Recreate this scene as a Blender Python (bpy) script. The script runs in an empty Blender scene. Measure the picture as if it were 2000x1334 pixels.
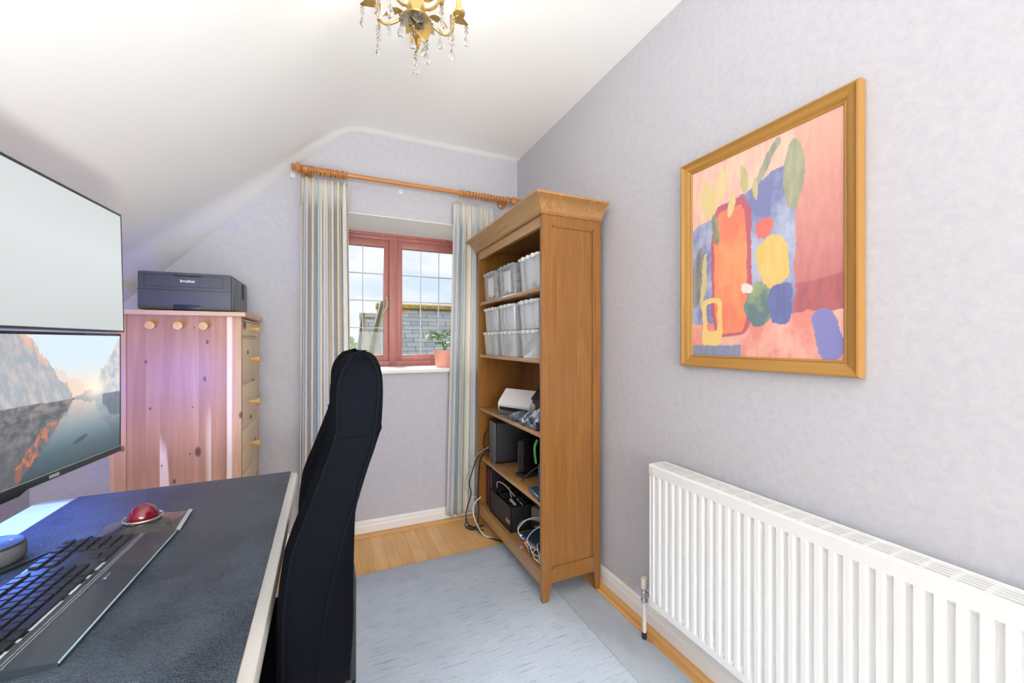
import bpy, bmesh, math, random
from mathutils import Vector, Matrix, noise
from math import sin, cos, pi, radians as R
random.seed(7)
SC = bpy.context.scene
COL = SC.collection

# ------------------------------------------------------------------ camera
cam = bpy.data.cameras.new('camera')
camo = bpy.data.objects.new('camera', cam); COL.objects.link(camo)
camo.location = (0, 0, 1.157)
camo.rotation_euler = (R(90), 0, -R(24.096))
cam.sensor_width = 36; cam.lens = 782.6 * 36 / 2000
cam.clip_start = .02; cam.clip_end = 500
SC.camera = camo

# ------------------------------------------------------------------ world, lamps, exposure
W = bpy.data.worlds.new('sky'); SC.world = W; W.use_nodes = True
nt = W.node_tree; nt.nodes.clear()
def wn(t, **k):
    n = nt.nodes.new(t)
    for a, b in k.items(): setattr(n, a, b)
    return n
wo = wn('ShaderNodeOutputWorld'); bg = wn('ShaderNodeBackground')
tc = wn('ShaderNodeTexCoord'); sep = wn('ShaderNodeSeparateXYZ')
nt.links.new(tc.outputs['Generated'], sep.inputs[0])
nz = wn('ShaderNodeTexNoise'); nz.inputs['Scale'].default_value = 5; nz.inputs['Detail'].default_value = 6
mp = wn('ShaderNodeMapping'); mp.inputs['Scale'].default_value = (1, 1, 2.2)
nt.links.new(tc.outputs['Generated'], mp.inputs[0]); nt.links.new(mp.outputs[0], nz.inputs['Vector'])
cr = wn('ShaderNodeValToRGB')
cr.color_ramp.elements[0].position = .40; cr.color_ramp.elements[0].color = (.66, .79, .97, 1)
cr.color_ramp.elements[1].position = .60; cr.color_ramp.elements[1].color = (.90, .93, .98, 1)
nt.links.new(nz.outputs[0], cr.inputs[0])
rs = wn('ShaderNodeMapRange')          # the cloud deck is brighter high up than near the horizon
rs.inputs['From Min'].default_value = .22; rs.inputs['From Max'].default_value = .55
rs.inputs['To Min'].default_value = 1.0; rs.inputs['To Max'].default_value = 1.25
nt.links.new(sep.outputs['Z'], rs.inputs['Value'])
nt.links.new(cr.outputs[0], bg.inputs['Color']); nt.links.new(rs.outputs[0], bg.inputs['Strength'])
nt.links.new(bg.outputs[0], wo.inputs[0])

def lamp(name, kind, loc, power, color=(1, 1, 1), rot=(0, 0, 0), **k):
    l = bpy.data.lights.new(name, kind); l.energy = power; l.color = color
    for a, b in k.items(): setattr(l, a, b)
    o = bpy.data.objects.new(name, l); COL.objects.link(o); o.location = loc; o.rotation_euler = rot
    return o
# added soft fill lamp, unseen at the rear of the room
lamp('rear_fill', 'AREA', (.05, -2.90, 1.25), 162, (.96, .99, .99), (R(132), 0, 0), shape='RECTANGLE', size=1.9, size_y=1.5)
# added upward fill lamp without a body, brightens the ceiling
lamp('ceiling_fill', 'AREA', (.0, -.20, .60), 22, (.985, 1, .955), (R(157), R(-16), 0), shape='RECTANGLE', size=.5, size_y=.5, spread=R(105))
# wide sun added to strengthen the daylight coming in at the window
lamp('window_fill_sun', 'SUN', (0, 6, 5), 9, (.93, .98, 1), (Vector((.13, -.62, -.37)).to_track_quat('-Z', 'Y').to_euler()), angle=R(34))
# light portal over the front window (only helps sampling the sky)
pl = lamp('window_portal', 'AREA', (.39, 3.0, 1.45), 1, (1, 1, 1), (R(-90), 0, 0), shape='RECTANGLE', size=1.1, size_y=.93)
pl.data.cycles.is_portal = True
# blue strip light fixed along the back of the lower monitor
lamp('blue_strip_light', 'AREA', (-.70, 1.22, .93), 2.6, (.09, .22, 1.0), (0, R(-38), R(-4)), shape='RECTANGLE', size=.05, size_y=.42)
lamp('blue_glow', 'AREA', (-.66, 1.44, .98), 1.7, (.16, .20, 1.0), (R(92), 0, R(4)), shape='RECTANGLE', size=.10, size_y=.12, spread=R(95))
SC.view_settings.view_transform = 'Standard'
SC.view_settings.look = 'None'
SC.view_settings.exposure = 0.11
SC.view_settings.gamma = 1
SC.view_settings.use_curve_mapping = False
SC.cycles.max_bounces = 10
SC.cycles.diffuse_bounces = 6
SC.cycles.transparent_max_bounces = 12
SC.cycles.caustics_refractive = False
SC.cycles.caustics_reflective = False
SC.cycles.sample_clamp_indirect = 6
SC.cycles.use_denoising = True

# ------------------------------------------------------------------ materials
MATS = {}
def mat(name, col, rough=.5, metal=0, spec=.5, bump=0, bscale=60, var=0, vscale=8, trans=0, ior=1.45, alpha=1, emit=None, estr=0, coat=0, sheen=0, subs=0, bstretch=None):
    if name in MATS: return MATS[name]
    m = bpy.data.materials.new(name); m.use_nodes = True; MATS[name] = m
    nt = m.node_tree; b = nt.nodes['Principled BSDF']
    b.inputs['Base Color'].default_value = (*col, 1); b.inputs['Roughness'].default_value = rough
    b.inputs['Metallic'].default_value = metal; b.inputs['Specular IOR Level'].default_value = spec
    b.inputs['Transmission Weight'].default_value = trans; b.inputs['IOR'].default_value = ior
    b.inputs['Alpha'].default_value = alpha; b.inputs['Coat Weight'].default_value = coat
    b.inputs['Sheen Weight'].default_value = sheen
    if emit: b.inputs['Emission Color'].default_value = (*emit, 1); b.inputs['Emission Strength'].default_value = estr
    t = nt.nodes.new('ShaderNodeTexCoord'); mp = nt.nodes.new('ShaderNodeMapping')
    nt.links.new(t.outputs['Object'], mp.inputs[0])
    if bstretch: mp.inputs['Scale'].default_value = bstretch
    if var:
        n = nt.nodes.new('ShaderNodeTexNoise'); n.inputs['Scale'].default_value = vscale; n.inputs['Detail'].default_value = 5
        nt.links.new(mp.outputs[0], n.inputs['Vector'])
        mx = nt.nodes.new('ShaderNodeMix'); mx.data_type = 'RGBA'
        mx.inputs[6].default_value = (*[c * (1 - var) for c in col], 1); mx.inputs[7].default_value = (*[min(1, c * (1 + var)) for c in col], 1)
        nt.links.new(n.outputs[0], mx.inputs[0]); nt.links.new(mx.outputs[2], b.inputs['Base Color'])
    if bump:
        n = nt.nodes.new('ShaderNodeTexNoise'); n.inputs['Scale'].default_value = bscale; n.inputs['Detail'].default_value = 3
        nt.links.new(mp.outputs[0], n.inputs['Vector'])
        bp = nt.nodes.new('ShaderNodeBump'); bp.inputs['Strength'].default_value = bump; bp.inputs['Distance'].default_value = .002
        nt.links.new(n.outputs[0], bp.inputs['Height']); nt.links.new(bp.outputs[0], b.inputs['Normal'])
    return m

def N(nt, t, **k):
    n = nt.nodes.new(t)
    for a, b in k.items():
        if a.startswith('i_'): n.inputs[a[2:].replace('_', ' ')].default_value = b
        else: setattr(n, a, b)
    return n
def mixc(nt, f, a, b, mode='MIX'):
    m = nt.nodes.new('ShaderNodeMix'); m.data_type = 'RGBA'; m.blend_type = mode
    for i, v in ((0, f), (6, a), (7, b)):
        if hasattr(v, 'links'): nt.links.new(v, m.inputs[i])
        elif i == 0: m.inputs[0].default_value = v
        else: m.inputs[i].default_value = (*v, 1)
    return m.outputs[2]
def ramp(nt, src, stops, interp='LINEAR'):
    r = nt.nodes.new('ShaderNodeValToRGB'); r.color_ramp.interpolation = interp
    e = r.color_ramp.elements
    while len(e) < len(stops): e.new(.5)
    for k, (p, c) in enumerate(stops):
        e[k].position = p; e[k].color = (*c, 1) if len(c) == 3 else c
    nt.links.new(src, r.inputs[0]); return r.outputs[0]

def wood(name, c1, c2, axis='Z', rough=.45, scale=1, plank=0, sap=None, knots=0, spec=.4, plank_axis='X'):
    """grain running along `axis`; plank = width of glued boards across plank_axis"""
    if name in MATS: return MATS[name]
    m = bpy.data.materials.new(name); m.use_nodes = True; MATS[name] = m
    nt = m.node_tree; b = nt.nodes['Principled BSDF']
    b.inputs['Roughness'].default_value = rough; b.inputs['Specular IOR Level'].default_value = spec
    t = N(nt, 'ShaderNodeTexCoord'); mp = N(nt, 'ShaderNodeMapping')
    st = {'X': (.06, 1, 1), 'Y': (1, .06, 1), 'Z': (1, 1, .06)}[axis]
    mp.inputs['Scale'].default_value = st
    nt.links.new(t.outputs['Object'], mp.inputs[0])
    vec = mp.outputs[0]
    sp = N(nt, 'ShaderNodeSeparateXYZ'); nt.links.new(t.outputs['Object'], sp.inputs[0])
    pid = None
    if plank:
        dv = N(nt, 'ShaderNodeMath', operation='DIVIDE'); dv.inputs[1].default_value = plank
        nt.links.new(sp.outputs[plank_axis], dv.inputs[0])
        fl = N(nt, 'ShaderNodeMath', operation='FLOOR'); nt.links.new(dv.outputs[0], fl.inputs[0])
        wnz = N(nt, 'ShaderNodeTexWhiteNoise', noise_dimensions='1D'); nt.links.new(fl.outputs[0], wnz.inputs['W'])
        pid = wnz.outputs['Value']
        ad = N(nt, 'ShaderNodeVectorMath', operation='ADD'); sc = N(nt, 'ShaderNodeVectorMath', operation='SCALE')
        nt.links.new(wnz.outputs['Color'], sc.inputs[0]); sc.inputs['Scale'].default_value = 3
        nt.links.new(vec, ad.inputs[0]); nt.links.new(sc.outputs[0], ad.inputs[1]); vec = ad.outputs[0]
    n1 = N(nt, 'ShaderNodeTexNoise'); n1.inputs['Scale'].default_value = 45 * scale; n1.inputs['Detail'].default_value = 6; n1.inputs['Distortion'].default_value = .6
    nt.links.new(vec, n1.inputs['Vector'])
    n2 = N(nt, 'ShaderNodeTexNoise'); n2.inputs['Scale'].default_value = 9 * scale; n2.inputs['Detail'].default_value = 3; n2.inputs['Distortion'].default_value = 1.5
    nt.links.new(vec, n2.inputs['Vector'])
    f1 = ramp(nt, n1.outputs[0], [(.35, (0, 0, 0)), (.65, (1, 1, 1))])
    c = mixc(nt, f1, c1, c2)
    f2 = ramp(nt, n2.outputs[0], [(.35, (0, 0, 0)), (.7, (1, 1, 1))])
    c = mixc(nt, f2, c, mixc(nt, .5, c2, tuple(x * .8 for x in c1)))
    if pid is not None:
        c = mixc(nt, pid, mixc(nt, 1.0, c, (.84, .80, .78), 'MULTIPLY'), c)
    if sap:
        w = N(nt, 'ShaderNodeTexNoise'); w.inputs['Scale'].default_value = 6; w.inputs['Distortion'].default_value = .4
        nt.links.new(vec, w.inputs['Vector'])
        c = mixc(nt, ramp(nt, w.outputs[0], [(.635, (0, 0, 0)), (.655, (1, 1, 1))]), c, sap)
    if knots:
        cb = N(nt, 'ShaderNodeCombineXYZ')
        # lie the knots out in the plane of the board: across the grain, and squeezed along it
        ac, al = {'Z': ('X', 'Z'), 'Y': ('Z', 'Y'), 'X': ('Y', 'X')}[axis]
        kk = N(nt, 'ShaderNodeMath', operation='MULTIPLY'); kk.inputs[1].default_value = .5
        nt.links.new(sp.outputs[al], kk.inputs[0]); nt.links.new(sp.outputs[ac], cb.inputs[0]); nt.links.new(kk.outputs[0], cb.inputs[1])
        v = N(nt, 'ShaderNodeTexVoronoi', voronoi_dimensions='2D'); v.inputs['Scale'].default_value = knots
        nt.links.new(cb.outputs[0], v.inputs['Vector'])
        rnd_ = N(nt, 'ShaderNodeSeparateColor'); nt.links.new(v.outputs['Color'], rnd_.inputs[0])
        sz = N(nt, 'ShaderNodeMath', operation='MULTIPLY_ADD'); sz.inputs[1].default_value = 3.2; sz.inputs[2].default_value = .55; nt.links.new(rnd_.outputs[0], sz.inputs[0])
        dd = N(nt, 'ShaderNodeMath', operation='MULTIPLY'); nt.links.new(v.outputs['Distance'], dd.inputs[0]); nt.links.new(sz.outputs[0], dd.inputs[1])
        k = ramp(nt, dd.outputs[0], [(.05, (1, 1, 1)), (.075, (.6, .6, .6)), (.10, (0, 0, 0))])
        c = mixc(nt, k, c, (.17, .07, .035))
    nt.links.new(c, b.inputs['Base Color'])
    bp = N(nt, 'ShaderNodeBump'); bp.inputs['Strength'].default_value = .12; bp.inputs['Distance'].default_value = .001
    nt.links.new(n1.outputs[0], bp.inputs['Height']); nt.links.new(bp.outputs[0], b.inputs['Normal'])
    return m

def wallpaper():
    m = bpy.data.materials.new('lilac_wallpaper'); m.use_nodes = True
    nt = m.node_tree; b = nt.nodes['Principled BSDF']; b.inputs['Roughness'].default_value = .75; b.inputs['Specular IOR Level'].default_value = .25
    t = N(nt, 'ShaderNodeTexCoord')
    n = N(nt, 'ShaderNodeTexNoise'); n.inputs['Scale'].default_value = 45; n.inputs['Detail'].default_value = 10; n.inputs['Roughness'].default_value = .8
    nt.links.new(t.outputs['Object'], n.inputs['Vector'])
    c = ramp(nt, n.outputs[0], [(.3, (.50, .495, .55)), (.5, (.545, .545, .592)), (.7, (.59, .59, .63))])
    nt.links.new(c, b.inputs['Base Color'])
    n2 = N(nt, 'ShaderNodeTexNoise'); n2.inputs['Scale'].default_value = 420; n2.inputs['Detail'].default_value = 2
    nt.links.new(t.outputs['Object'], n2.inputs['Vector'])
    bp = N(nt, 'ShaderNodeBump'); bp.inputs['Strength'].default_value = .25; bp.inputs['Distance'].default_value = .0012
    nt.links.new(n2.outputs[0], bp.inputs['Height']); nt.links.new(bp.outputs[0], b.inputs['Normal'])
    return m
M_WALL = wallpaper()
M_CEIL = mat('ceiling_paint', (.93, .945, .945), .85, spec=.2, bump=.05, bscale=30)
M_WHITE = mat('white_gloss_paint', (.86, .855, .83), .35)
M_REVEAL = mat('reveal_paint', (.93, .93, .93), .7)

def laminate():
    m = bpy.data.materials.new('beech_laminate'); m.use_nodes = True
    nt = m.node_tree; b = nt.nodes['Principled BSDF']; b.inputs['Roughness'].default_value = .32
    t = N(nt, 'ShaderNodeTexCoord'); mp = N(nt, 'ShaderNodeMapping'); mp.inputs['Rotation'].default_value = (0, 0, R(90))
    nt.links.new(t.outputs['Object'], mp.inputs[0])
    br = N(nt, 'ShaderNodeTexBrick', offset=.37, squash=1.0); br.inputs['Scale'].default_value = 1
    br.inputs['Brick Width'].default_value = .42; br.inputs['Row Height'].default_value = .066; br.inputs['Mortar Size'].default_value = .0007
    br.inputs['Color1'].default_value = (.80, .44, .15, 1); br.inputs['Color2'].default_value = (.92, .57, .24, 1); br.inputs['Mortar'].default_value = (.5, .27, .1, 1)
    nt.links.new(mp.outputs[0], br.inputs['Vector'])
    m2 = N(nt, 'ShaderNodeMapping'); m2.inputs['Scale'].default_value = (1, .08, 1); nt.links.new(t.outputs['Object'], m2.inputs[0])
    n = N(nt, 'ShaderNodeTexNoise'); n.inputs['Scale'].default_value = 40; n.inputs['Detail'].default_value = 5; nt.links.new(m2.outputs[0], n.inputs['Vector'])
    c = mixc(nt, 1.0, br.outputs['Color'], ramp(nt, n.outputs[0], [(.3, (.86, .84, .8)), (.7, (1, 1, 1))]), 'MULTIPLY')
    nt.links.new(c, b.inputs['Base Color']); return m
M_FLOOR = laminate()

def carpet(border):
    m = bpy.data.materials.new('grey_wool_rug_' + ('plain' if border else 'ribbed')); m.use_nodes = True
    nt = m.node_tree; b = nt.nodes['Principled BSDF']; b.inputs['Roughness'].default_value = .95; b.inputs['Specular IOR Level'].default_value = .1
    b.inputs['Sheen Weight'].default_value = .3
    t = N(nt, 'ShaderNodeTexCoord')
    n = N(nt, 'ShaderNodeTexNoise'); n.inputs['Scale'].default_value = 5; n.inputs['Detail'].default_value = 8; n.inputs['Roughness'].default_value = .7
    nt.links.new(t.outputs['Object'], n.inputs['Vector'])
    c = ramp(nt, n.outputs[0], [(.3, (.42, .48, .56)), (.7, (.56, .62, .70))] if border else [(.3, (.57, .67, .80)), (.7, (.69, .79, .91))])
    # broken ribs woven along X
    mp = N(nt, 'ShaderNodeMapping'); mp.inputs['Scale'].default_value = (9, 120, 1); nt.links.new(t.outputs['Object'], mp.inputs[0])
    r = N(nt, 'ShaderNodeTexNoise'); r.inputs['Scale'].default_value = 1; r.inputs['Detail'].default_value = 4; r.inputs['Roughness'].default_value = .65
    nt.links.new(mp.outputs[0], r.inputs['Vector'])
    f = N(nt, 'ShaderNodeTexNoise'); f.inputs['Scale'].default_value = 350; f.inputs['Detail'].default_value = 2; nt.links.new(t.outputs['Object'], f.inputs['Vector'])
    if not border: c = mixc(nt, 1.0, c, ramp(nt, r.outputs[0], [(.30, (.60, .60, .62)), (.45, (1, 1, 1))]), 'MULTIPLY')
    c = mixc(nt, 1.0, c, ramp(nt, f.outputs[0], [(.3, (.78, .78, .78)), (.6, (1, 1, 1))]), 'MULTIPLY')
    nt.links.new(c, b.inputs['Base Color'])
    h = N(nt, 'ShaderNodeMath', operation='MULTIPLY_ADD'); h.inputs[1].default_value = 0 if border else 1.6
    nt.links.new(r.outputs[0], h.inputs[0]); nt.links.new(f.outputs[0], h.inputs[2])
    bp = N(nt, 'ShaderNodeBump'); bp.inputs['Strength'].default_value = .6; bp.inputs['Distance'].default_value = .004
    nt.links.new(h.outputs[0], bp.inputs['Height']); nt.links.new(bp.outputs[0], b.inputs['Normal'])
    return m

# ------------------------------------------------------------------ geometry helpers
class MB:
    def __init__(s): s.b = bmesh.new()
    def box(s, x0, y0, z0, x1, y1, z1, bev=0, mtx=None):
        vs = [s.b.verts.new((x, y, z)) for x in (x0, x1) for y in (y0, y1) for z in (z0, z1)]
        fs = [s.b.faces.new([vs[i] for i in q]) for q in ((0, 1, 3, 2), (4, 6, 7, 5), (0, 4, 5, 1), (2, 3, 7, 6), (0, 2, 6, 4), (1, 5, 7, 3))]
        if bev:
            es = list({e for f in fs for e in f.edges})
            r = bmesh.ops.bevel(s.b, geom=es, offset=bev, segments=2, profile=.6, affect='EDGES')
            vs = list({v for f in r['faces'] for v in f.verts} | {v for v in vs if v.is_valid})
        if mtx is not None: bmesh.ops.transform(s.b, matrix=mtx, verts=[v for v in vs if v.is_valid])
        return s
    def prism(s, pts, axis, a, b):
        """polygon pts in the other two axes, extruded along axis from a to b"""
        def P(p, q):
            return {'X': (q, p[0], p[1]), 'Y': (p[0], q, p[1]), 'Z': (p[0], p[1], q)}[axis]
        A = [s.b.verts.new(P(p, a)) for p in pts]; B = [s.b.verts.new(P(p, b)) for p in pts]
        s.b.faces.new(A); s.b.faces.new(B[::-1]); n = len(pts)
        for i in range(n): s.b.faces.new((A[i], B[i], B[(i + 1) % n], A[(i + 1) % n]))
        return s
    def ring(s, c, u, v, rx, ry, n):
        return [s.b.verts.new(Vector(c) + u * (rx * cos(2 * pi * k / n)) + v * (ry * sin(2 * pi * k / n))) for k in range(n)]
    def skin(s, rings, cap=True, closed=False):
        m = len(rings); n = len(rings[0])
        for i in range(m if closed else m - 1):
            A, B = rings[i], rings[(i + 1) % m]
            for k in range(n): s.b.faces.new((A[k], A[(k + 1) % n], B[(k + 1) % n], B[k]))
        if cap and not closed:
            s.b.faces.new(rings[0][::-1]); s.b.faces.new(rings[-1])
        return s
    def tube(s, pts, r, n=8, closed=False, smooth=0):
        pts = [Vector(p) for p in pts]
        if smooth: pts = catmull(pts, smooth, closed)
        m = len(pts); rings = []; up = None
        for i, p in enumerate(pts):
            a = pts[(i - 1) % m] if (closed or i) else p; b = pts[(i + 1) % m] if (closed or i < m - 1) else p
            t = (b - a).normalized() if (b - a).length > 1e-9 else Vector((0, 0, 1))
            if up is None: up = t.orthogonal().normalized()
            up = (up - t * up.dot(t)); up = up.normalized() if up.length > 1e-6 else t.orthogonal().normalized()
            rr = r[i * (len(r) - 1) // max(1, m - 1)] if isinstance(r, (list, tuple)) else r
            rings.append(s.ring(p, up, t.cross(up), rr, rr, n))
        return s.skin(rings, True, closed)
    def lathe(s, prof, c=(0, 0, 0), n=24, axis='Z', cap=True):
        ax = {'Z': (Vector((1, 0, 0)), Vector((0, 1, 0)), Vector((0, 0, 1))), 'X': (Vector((0, 1, 0)), Vector((0, 0, 1)), Vector((1, 0, 0))), 'Y': (Vector((0, 0, 1)), Vector((1, 0, 0)), Vector((0, 1, 0)))}[axis]
        return s.skin([s.ring(Vector(c) + ax[2] * h, ax[0], ax[1], max(r, 1e-4), max(r, 1e-4), n) for r, h in prof], cap)
    def ball(s, c, r, n=12, sz=1):
        k = max(4, n // 2)
        return s.lathe([(r * sin(pi * i / k), -r * sz * cos(pi * i / k)) for i in range(k + 1)], c, n)
    def quadgrid(s, f, nu, nv):
        V = [[s.b.verts.new(f(i / nu, j / nv)) for j in range(nv + 1)] for i in range(nu + 1)]
        for i in range(nu):
            for j in range(nv): s.b.faces.new((V[i][j], V[i + 1][j], V[i + 1][j + 1], V[i][j + 1]))
        return s
    def done(s, name, m, parent=None, smooth=True, ang=35, **k):
        bmesh.ops.recalc_face_normals(s.b, faces=s.b.faces)
        me = bpy.data.meshes.new(name); s.b.to_mesh(me); s.b.free()
        for mm in (m if isinstance(m, (list, tuple)) else [m]): me.materials.append(mm)
        if smooth:
            me.polygons.foreach_set('use_smooth', [True] * len(me.polygons))
            me.set_sharp_from_angle(angle=R(ang))
        return link(name, me, parent, **k)
def link(name, data, parent=None, **k):
    o = bpy.data.objects.new(name, data); COL.objects.link(o)
    if parent:
        o.parent = parent
        # geometry is given in room coordinates: cancel the parent's placement
        o.matrix_parent_inverse = world_of(parent).inverted()
    for a in ('label', 'category', 'group', 'kind'):
        if k.get(a): o[a] = k[a]
    return o
def basis(o): return Matrix.LocRotScale(o.location, o.rotation_euler, o.scale)
def world_of(o):
    m = basis(o)
    if o.parent: m = world_of(o.parent) @ o.matrix_parent_inverse @ m
    return m
def thing(name, label, cat, loc=(0, 0, 0), rz=0, group=None):
    o = bpy.data.objects.new(name, None); COL.objects.link(o); o.location = loc; o.rotation_euler = (0, 0, rz); o.empty_display_size = .05
    o['label'] = label; o['category'] = cat
    if group: o['group'] = group
    return o
def tag(o, label, cat, group=None, kind=None):
    o['label'] = label; o['category'] = cat
    if group: o['group'] = group
    if kind: o['kind'] = kind
    return o
def struct(o): o['kind'] = 'structure'; return o
def dup(root, loc, rz=None, label=None, group=None):
    r = root.copy(); COL.objects.link(r); r.location = loc
    if rz is not None: r.rotation_euler = (0, 0, rz)
    if label: r['label'] = label
    if group: r['group'] = group
    for ch in list(root.children):
        c = ch.copy(); COL.objects.link(c); c.parent = r; c.matrix_parent_inverse = ch.matrix_parent_inverse.copy()
        for g in list(ch.children):
            d = g.copy(); COL.objects.link(d); d.parent = c; d.matrix_parent_inverse = g.matrix_parent_inverse.copy()
    return r
def catmull(P, k=6, closed=False):
    out = []; n = len(P)
    for i in range(n if closed else n - 1):
        g = (lambda j: P[j % n]) if closed else (lambda j: P[max(0, min(n - 1, j))])
        a, b, c, d = g(i - 1), g(i), g(i + 1), g(i + 2)
        for q in range(k):
            t = q / k
            out.append(.5 * ((2 * b) + (c - a) * t + (2 * a - 5 * b + 4 * c - d) * t * t + (3 * b - a - 3 * c + d) * t ** 3))
    if not closed: out.append(P[-1])
    return out
def lerp(tab, x):
    """piecewise linear table [(x, v...)] sorted by x"""
    if x <= tab[0][0]: return tab[0][1:]
    for a, b in zip(tab, tab[1:]):
        if x <= b[0]:
            t = (x - a[0]) / (b[0] - a[0]); return tuple(p + (q - p) * t for p, q in zip(a[1:], b[1:]))
    return tab[-1][1:]
def sstep(t): t = max(0, min(1, t)); return t * t * (3 - 2 * t)
def lettering(text, size, m, parent, mtx, depth=.0004, bold=False):
    c = bpy.data.curves.new('lettering', 'FONT'); c.body = text; c.size = size; c.align_x = 'CENTER'; c.align_y = 'CENTER'; c.extrude = depth
    if bold: c.offset = size * .02
    t = bpy.data.objects.new('lettering_source', c); COL.objects.link(t)
    bpy.context.view_layer.update()
    me = bpy.data.meshes.new_from_object(t); bpy.data.objects.remove(t); bpy.data.curves.remove(c)
    me.transform(mtx); me.materials.append(m)
    return link('lettering', me, parent)

# ------------------------------------------------------------------ room shell
XL, XR, YB, YR = -1.25, 1.175, 2.54, -3.0
ZC = 2.405
def slope_z(x):
    # flat ceiling, then the 46 degree roof slope to the left, with a soft bend between them
    z = ZC; s = 1.06; x0 = .075; w = .10
    if x > x0 + w: return z
    if x > x0 - w: t = (x0 + w - x); return z - s * t * t / (4 * w)
    return z - s * (x0 - x)
def ceil_z(x, y):
    k = max(0, min(1, (.075 - x) / .9))
    w = .055 + .29 * k; h = .010 + .055 * k
    d = (YB - y) / w
    return slope_z(x) + h * sstep(d)
xs = sorted({XR} | {XL + (XR - XL) * i / 60 for i in range(61)})
ys = [YR, -.5, .5, 1.2, 1.7] + [1.9 + (YB - 1.9) * i / 44 for i in range(45)]
b = MB()
V = [[b.b.verts.new((x, y, ceil_z(x, y))) for y in ys] for x in xs]
for i in range(len(xs) - 1):
    for j in range(len(ys) - 1): b.b.faces.new((V[i][j], V[i + 1][j], V[i + 1][j + 1], V[i][j + 1]))
T = [[b.b.verts.new((x, y, ceil_z(x, y) + .06)) for y in (ys[0], ys[-1])] for x in (xs[0], xs[-1])]
struct(b.done('ceiling', M_CEIL, ang=60))
b = MB(); b.box(XL - .2, YR - .2, -.1, XR + .2, YB + .4, 0); struct(b.done('floor', M_FLOOR, smooth=False))
b = MB(); b.box(XR, YR - .2, 0, XR + .12, YB + .4, 2.5); struct(b.done('wall_right', M_WALL, smooth=False))
kz = ceil_z(XL, 1.0)
b = MB(); b.box(XL - .12, YR - .2, 0, XL, YB + .4, kz + .04); struct(b.done('wall_left', M_WALL, smooth=False))
# back wall (gable) with the window opening
WX0, WX1, WZ0, WZ1 = -.165, .94, .96, 1.918
b = MB(); y0, y1 = YB, YB + .42
top = [(x, ceil_z(x, YB) + .004) for x in xs]
def zt(x): return ceil_z(x, YB) + .004
L = [(x, zt(x)) for x in xs if x < WX0]; Mx = [(x, zt(x)) for x in xs if WX0 < x < WX1]; Rr = [(x, zt(x)) for x in xs if x > WX1]
b.prism([(XL, 0)] + L + [(WX0, zt(WX0)), (WX0, 0)], 'Y', y0, y1)
b.prism([(WX0, WZ1), (WX0, zt(WX0))] + Mx + [(WX1, zt(WX1)), (WX1, WZ1)], 'Y', y0, y1)
b.prism([(WX1, 0), (WX1, zt(WX1))] + Rr + [(XR, 0)], 'Y', y0, y1)
b.box(WX0, y0, 0, WX1, y1, WZ0)
struct(b.done('wall_back', M_WALL, smooth=False))
# plaster lining of the window reveal
b = MB()
b.box(WX0, YB + .001, WZ0, WX0 + .004, YB + .40, WZ1); b.box(WX1 - .004, YB + .001, WZ0, WX1, YB + .40, WZ1)
b.box(WX0, YB + .0005, WZ1 - .004, WX1, YB + .40, WZ1)
struct(b.done('trim_1', M_REVEAL, smooth=False))
# solid rear wall behind the camera
b = MB()
b.prism([(XL, 0), (XL, kz)] + [(x, slope_z(x)) for x in xs[1:]] + [(XR, 0)], 'Y', YR - .12, YR)
struct(b.done('wall_rear', M_WALL, smooth=False))
# skirting boards
def skirt(name, prof, axis, a, c, m):
    b = MB(); b.prism(prof, axis, a, c); return b.done(name, m, smooth=False)
pr = [(0, .004), (.012, .004), (.012, .058), (.009, .066), (.009, .078), (.004, .088), (0, .09)]
bd = [(0, 0), (.024, 0), (.0235, .006), (.02, .013), (.013, .017), (0, .018)]
struct(skirt('baseboard_back', [(YB - d, z) for d, z in pr], 'X', XL, XR, M_WHITE))
struct(skirt('baseboard_right', [(XR - d, z) for d, z in pr], 'Y', YR, YB - .012, M_WHITE))
struct(skirt('baseboard_left', [(XL + d, z) for d, z in pr], 'Y', YR, YB - .012, M_WHITE))
M_BEAD = wood('beech_bead', (.62, .33, .12), (.72, .42, .17), 'X')
M_BEADY = wood('beech_bead_y', (.62, .33, .12), (.72, .42, .17), 'Y')
struct(skirt('trim_2', [(YB - .011 - d, z) for d, z in bd], 'X', XL + .02, XR - .02, M_BEAD))
struct(skirt('trim_3', [(XR - .011 - d, z) for d, z in bd], 'Y', YR, YB - .035, M_BEADY))

# ------------------------------------------------------------------ window
M_FRAME = wood('mahogany_stain', (.42, .14, .125), (.54, .215, .185), 'Z', rough=.35)
M_LEAD = mat('lead_came', (.45, .47, .50), .5, .3)
M_GLASS = bpy.data.materials.new('window_glass'); M_GLASS.use_nodes = True
_n = M_GLASS.node_tree; _n.nodes.clear()
_o = N(_n, 'ShaderNodeOutputMaterial'); _t = N(_n, 'ShaderNodeBsdfTransparent'); _g = N(_n, 'ShaderNodeBsdfGlossy'); _g.inputs['Roughness'].default_value = 0
_f = N(_n, 'ShaderNodeFresnel'); _f.inputs['IOR'].default_value = 1.2; _m = N(_n, 'ShaderNodeMixShader')
_n.links.new(_f.outputs[0], _m.inputs[0]); _n.links.new(_t.outputs[0], _m.inputs[1]); _n.links.new(_g.outputs[0], _m.inputs[2]); _n.links.new(_m.outputs[0], _o.inputs[0])
M_BRASS = mat('antique_brass_pale', (.62, .50, .34), .3, .7)
FY = YB + .40
win = thing('window_1', 'red stained timber casement window with leaded panes', 'window', (.39, FY, .985)); win['kind'] = 'structure'
del win['label']; del win['category']
b = MB(); fw = .045
b.box(WX0, FY, .976, WX0 + fw, FY + .07, WZ1, .003); b.box(WX1 - fw, FY, .976, WX1, FY + .07, WZ1, .003)
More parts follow.
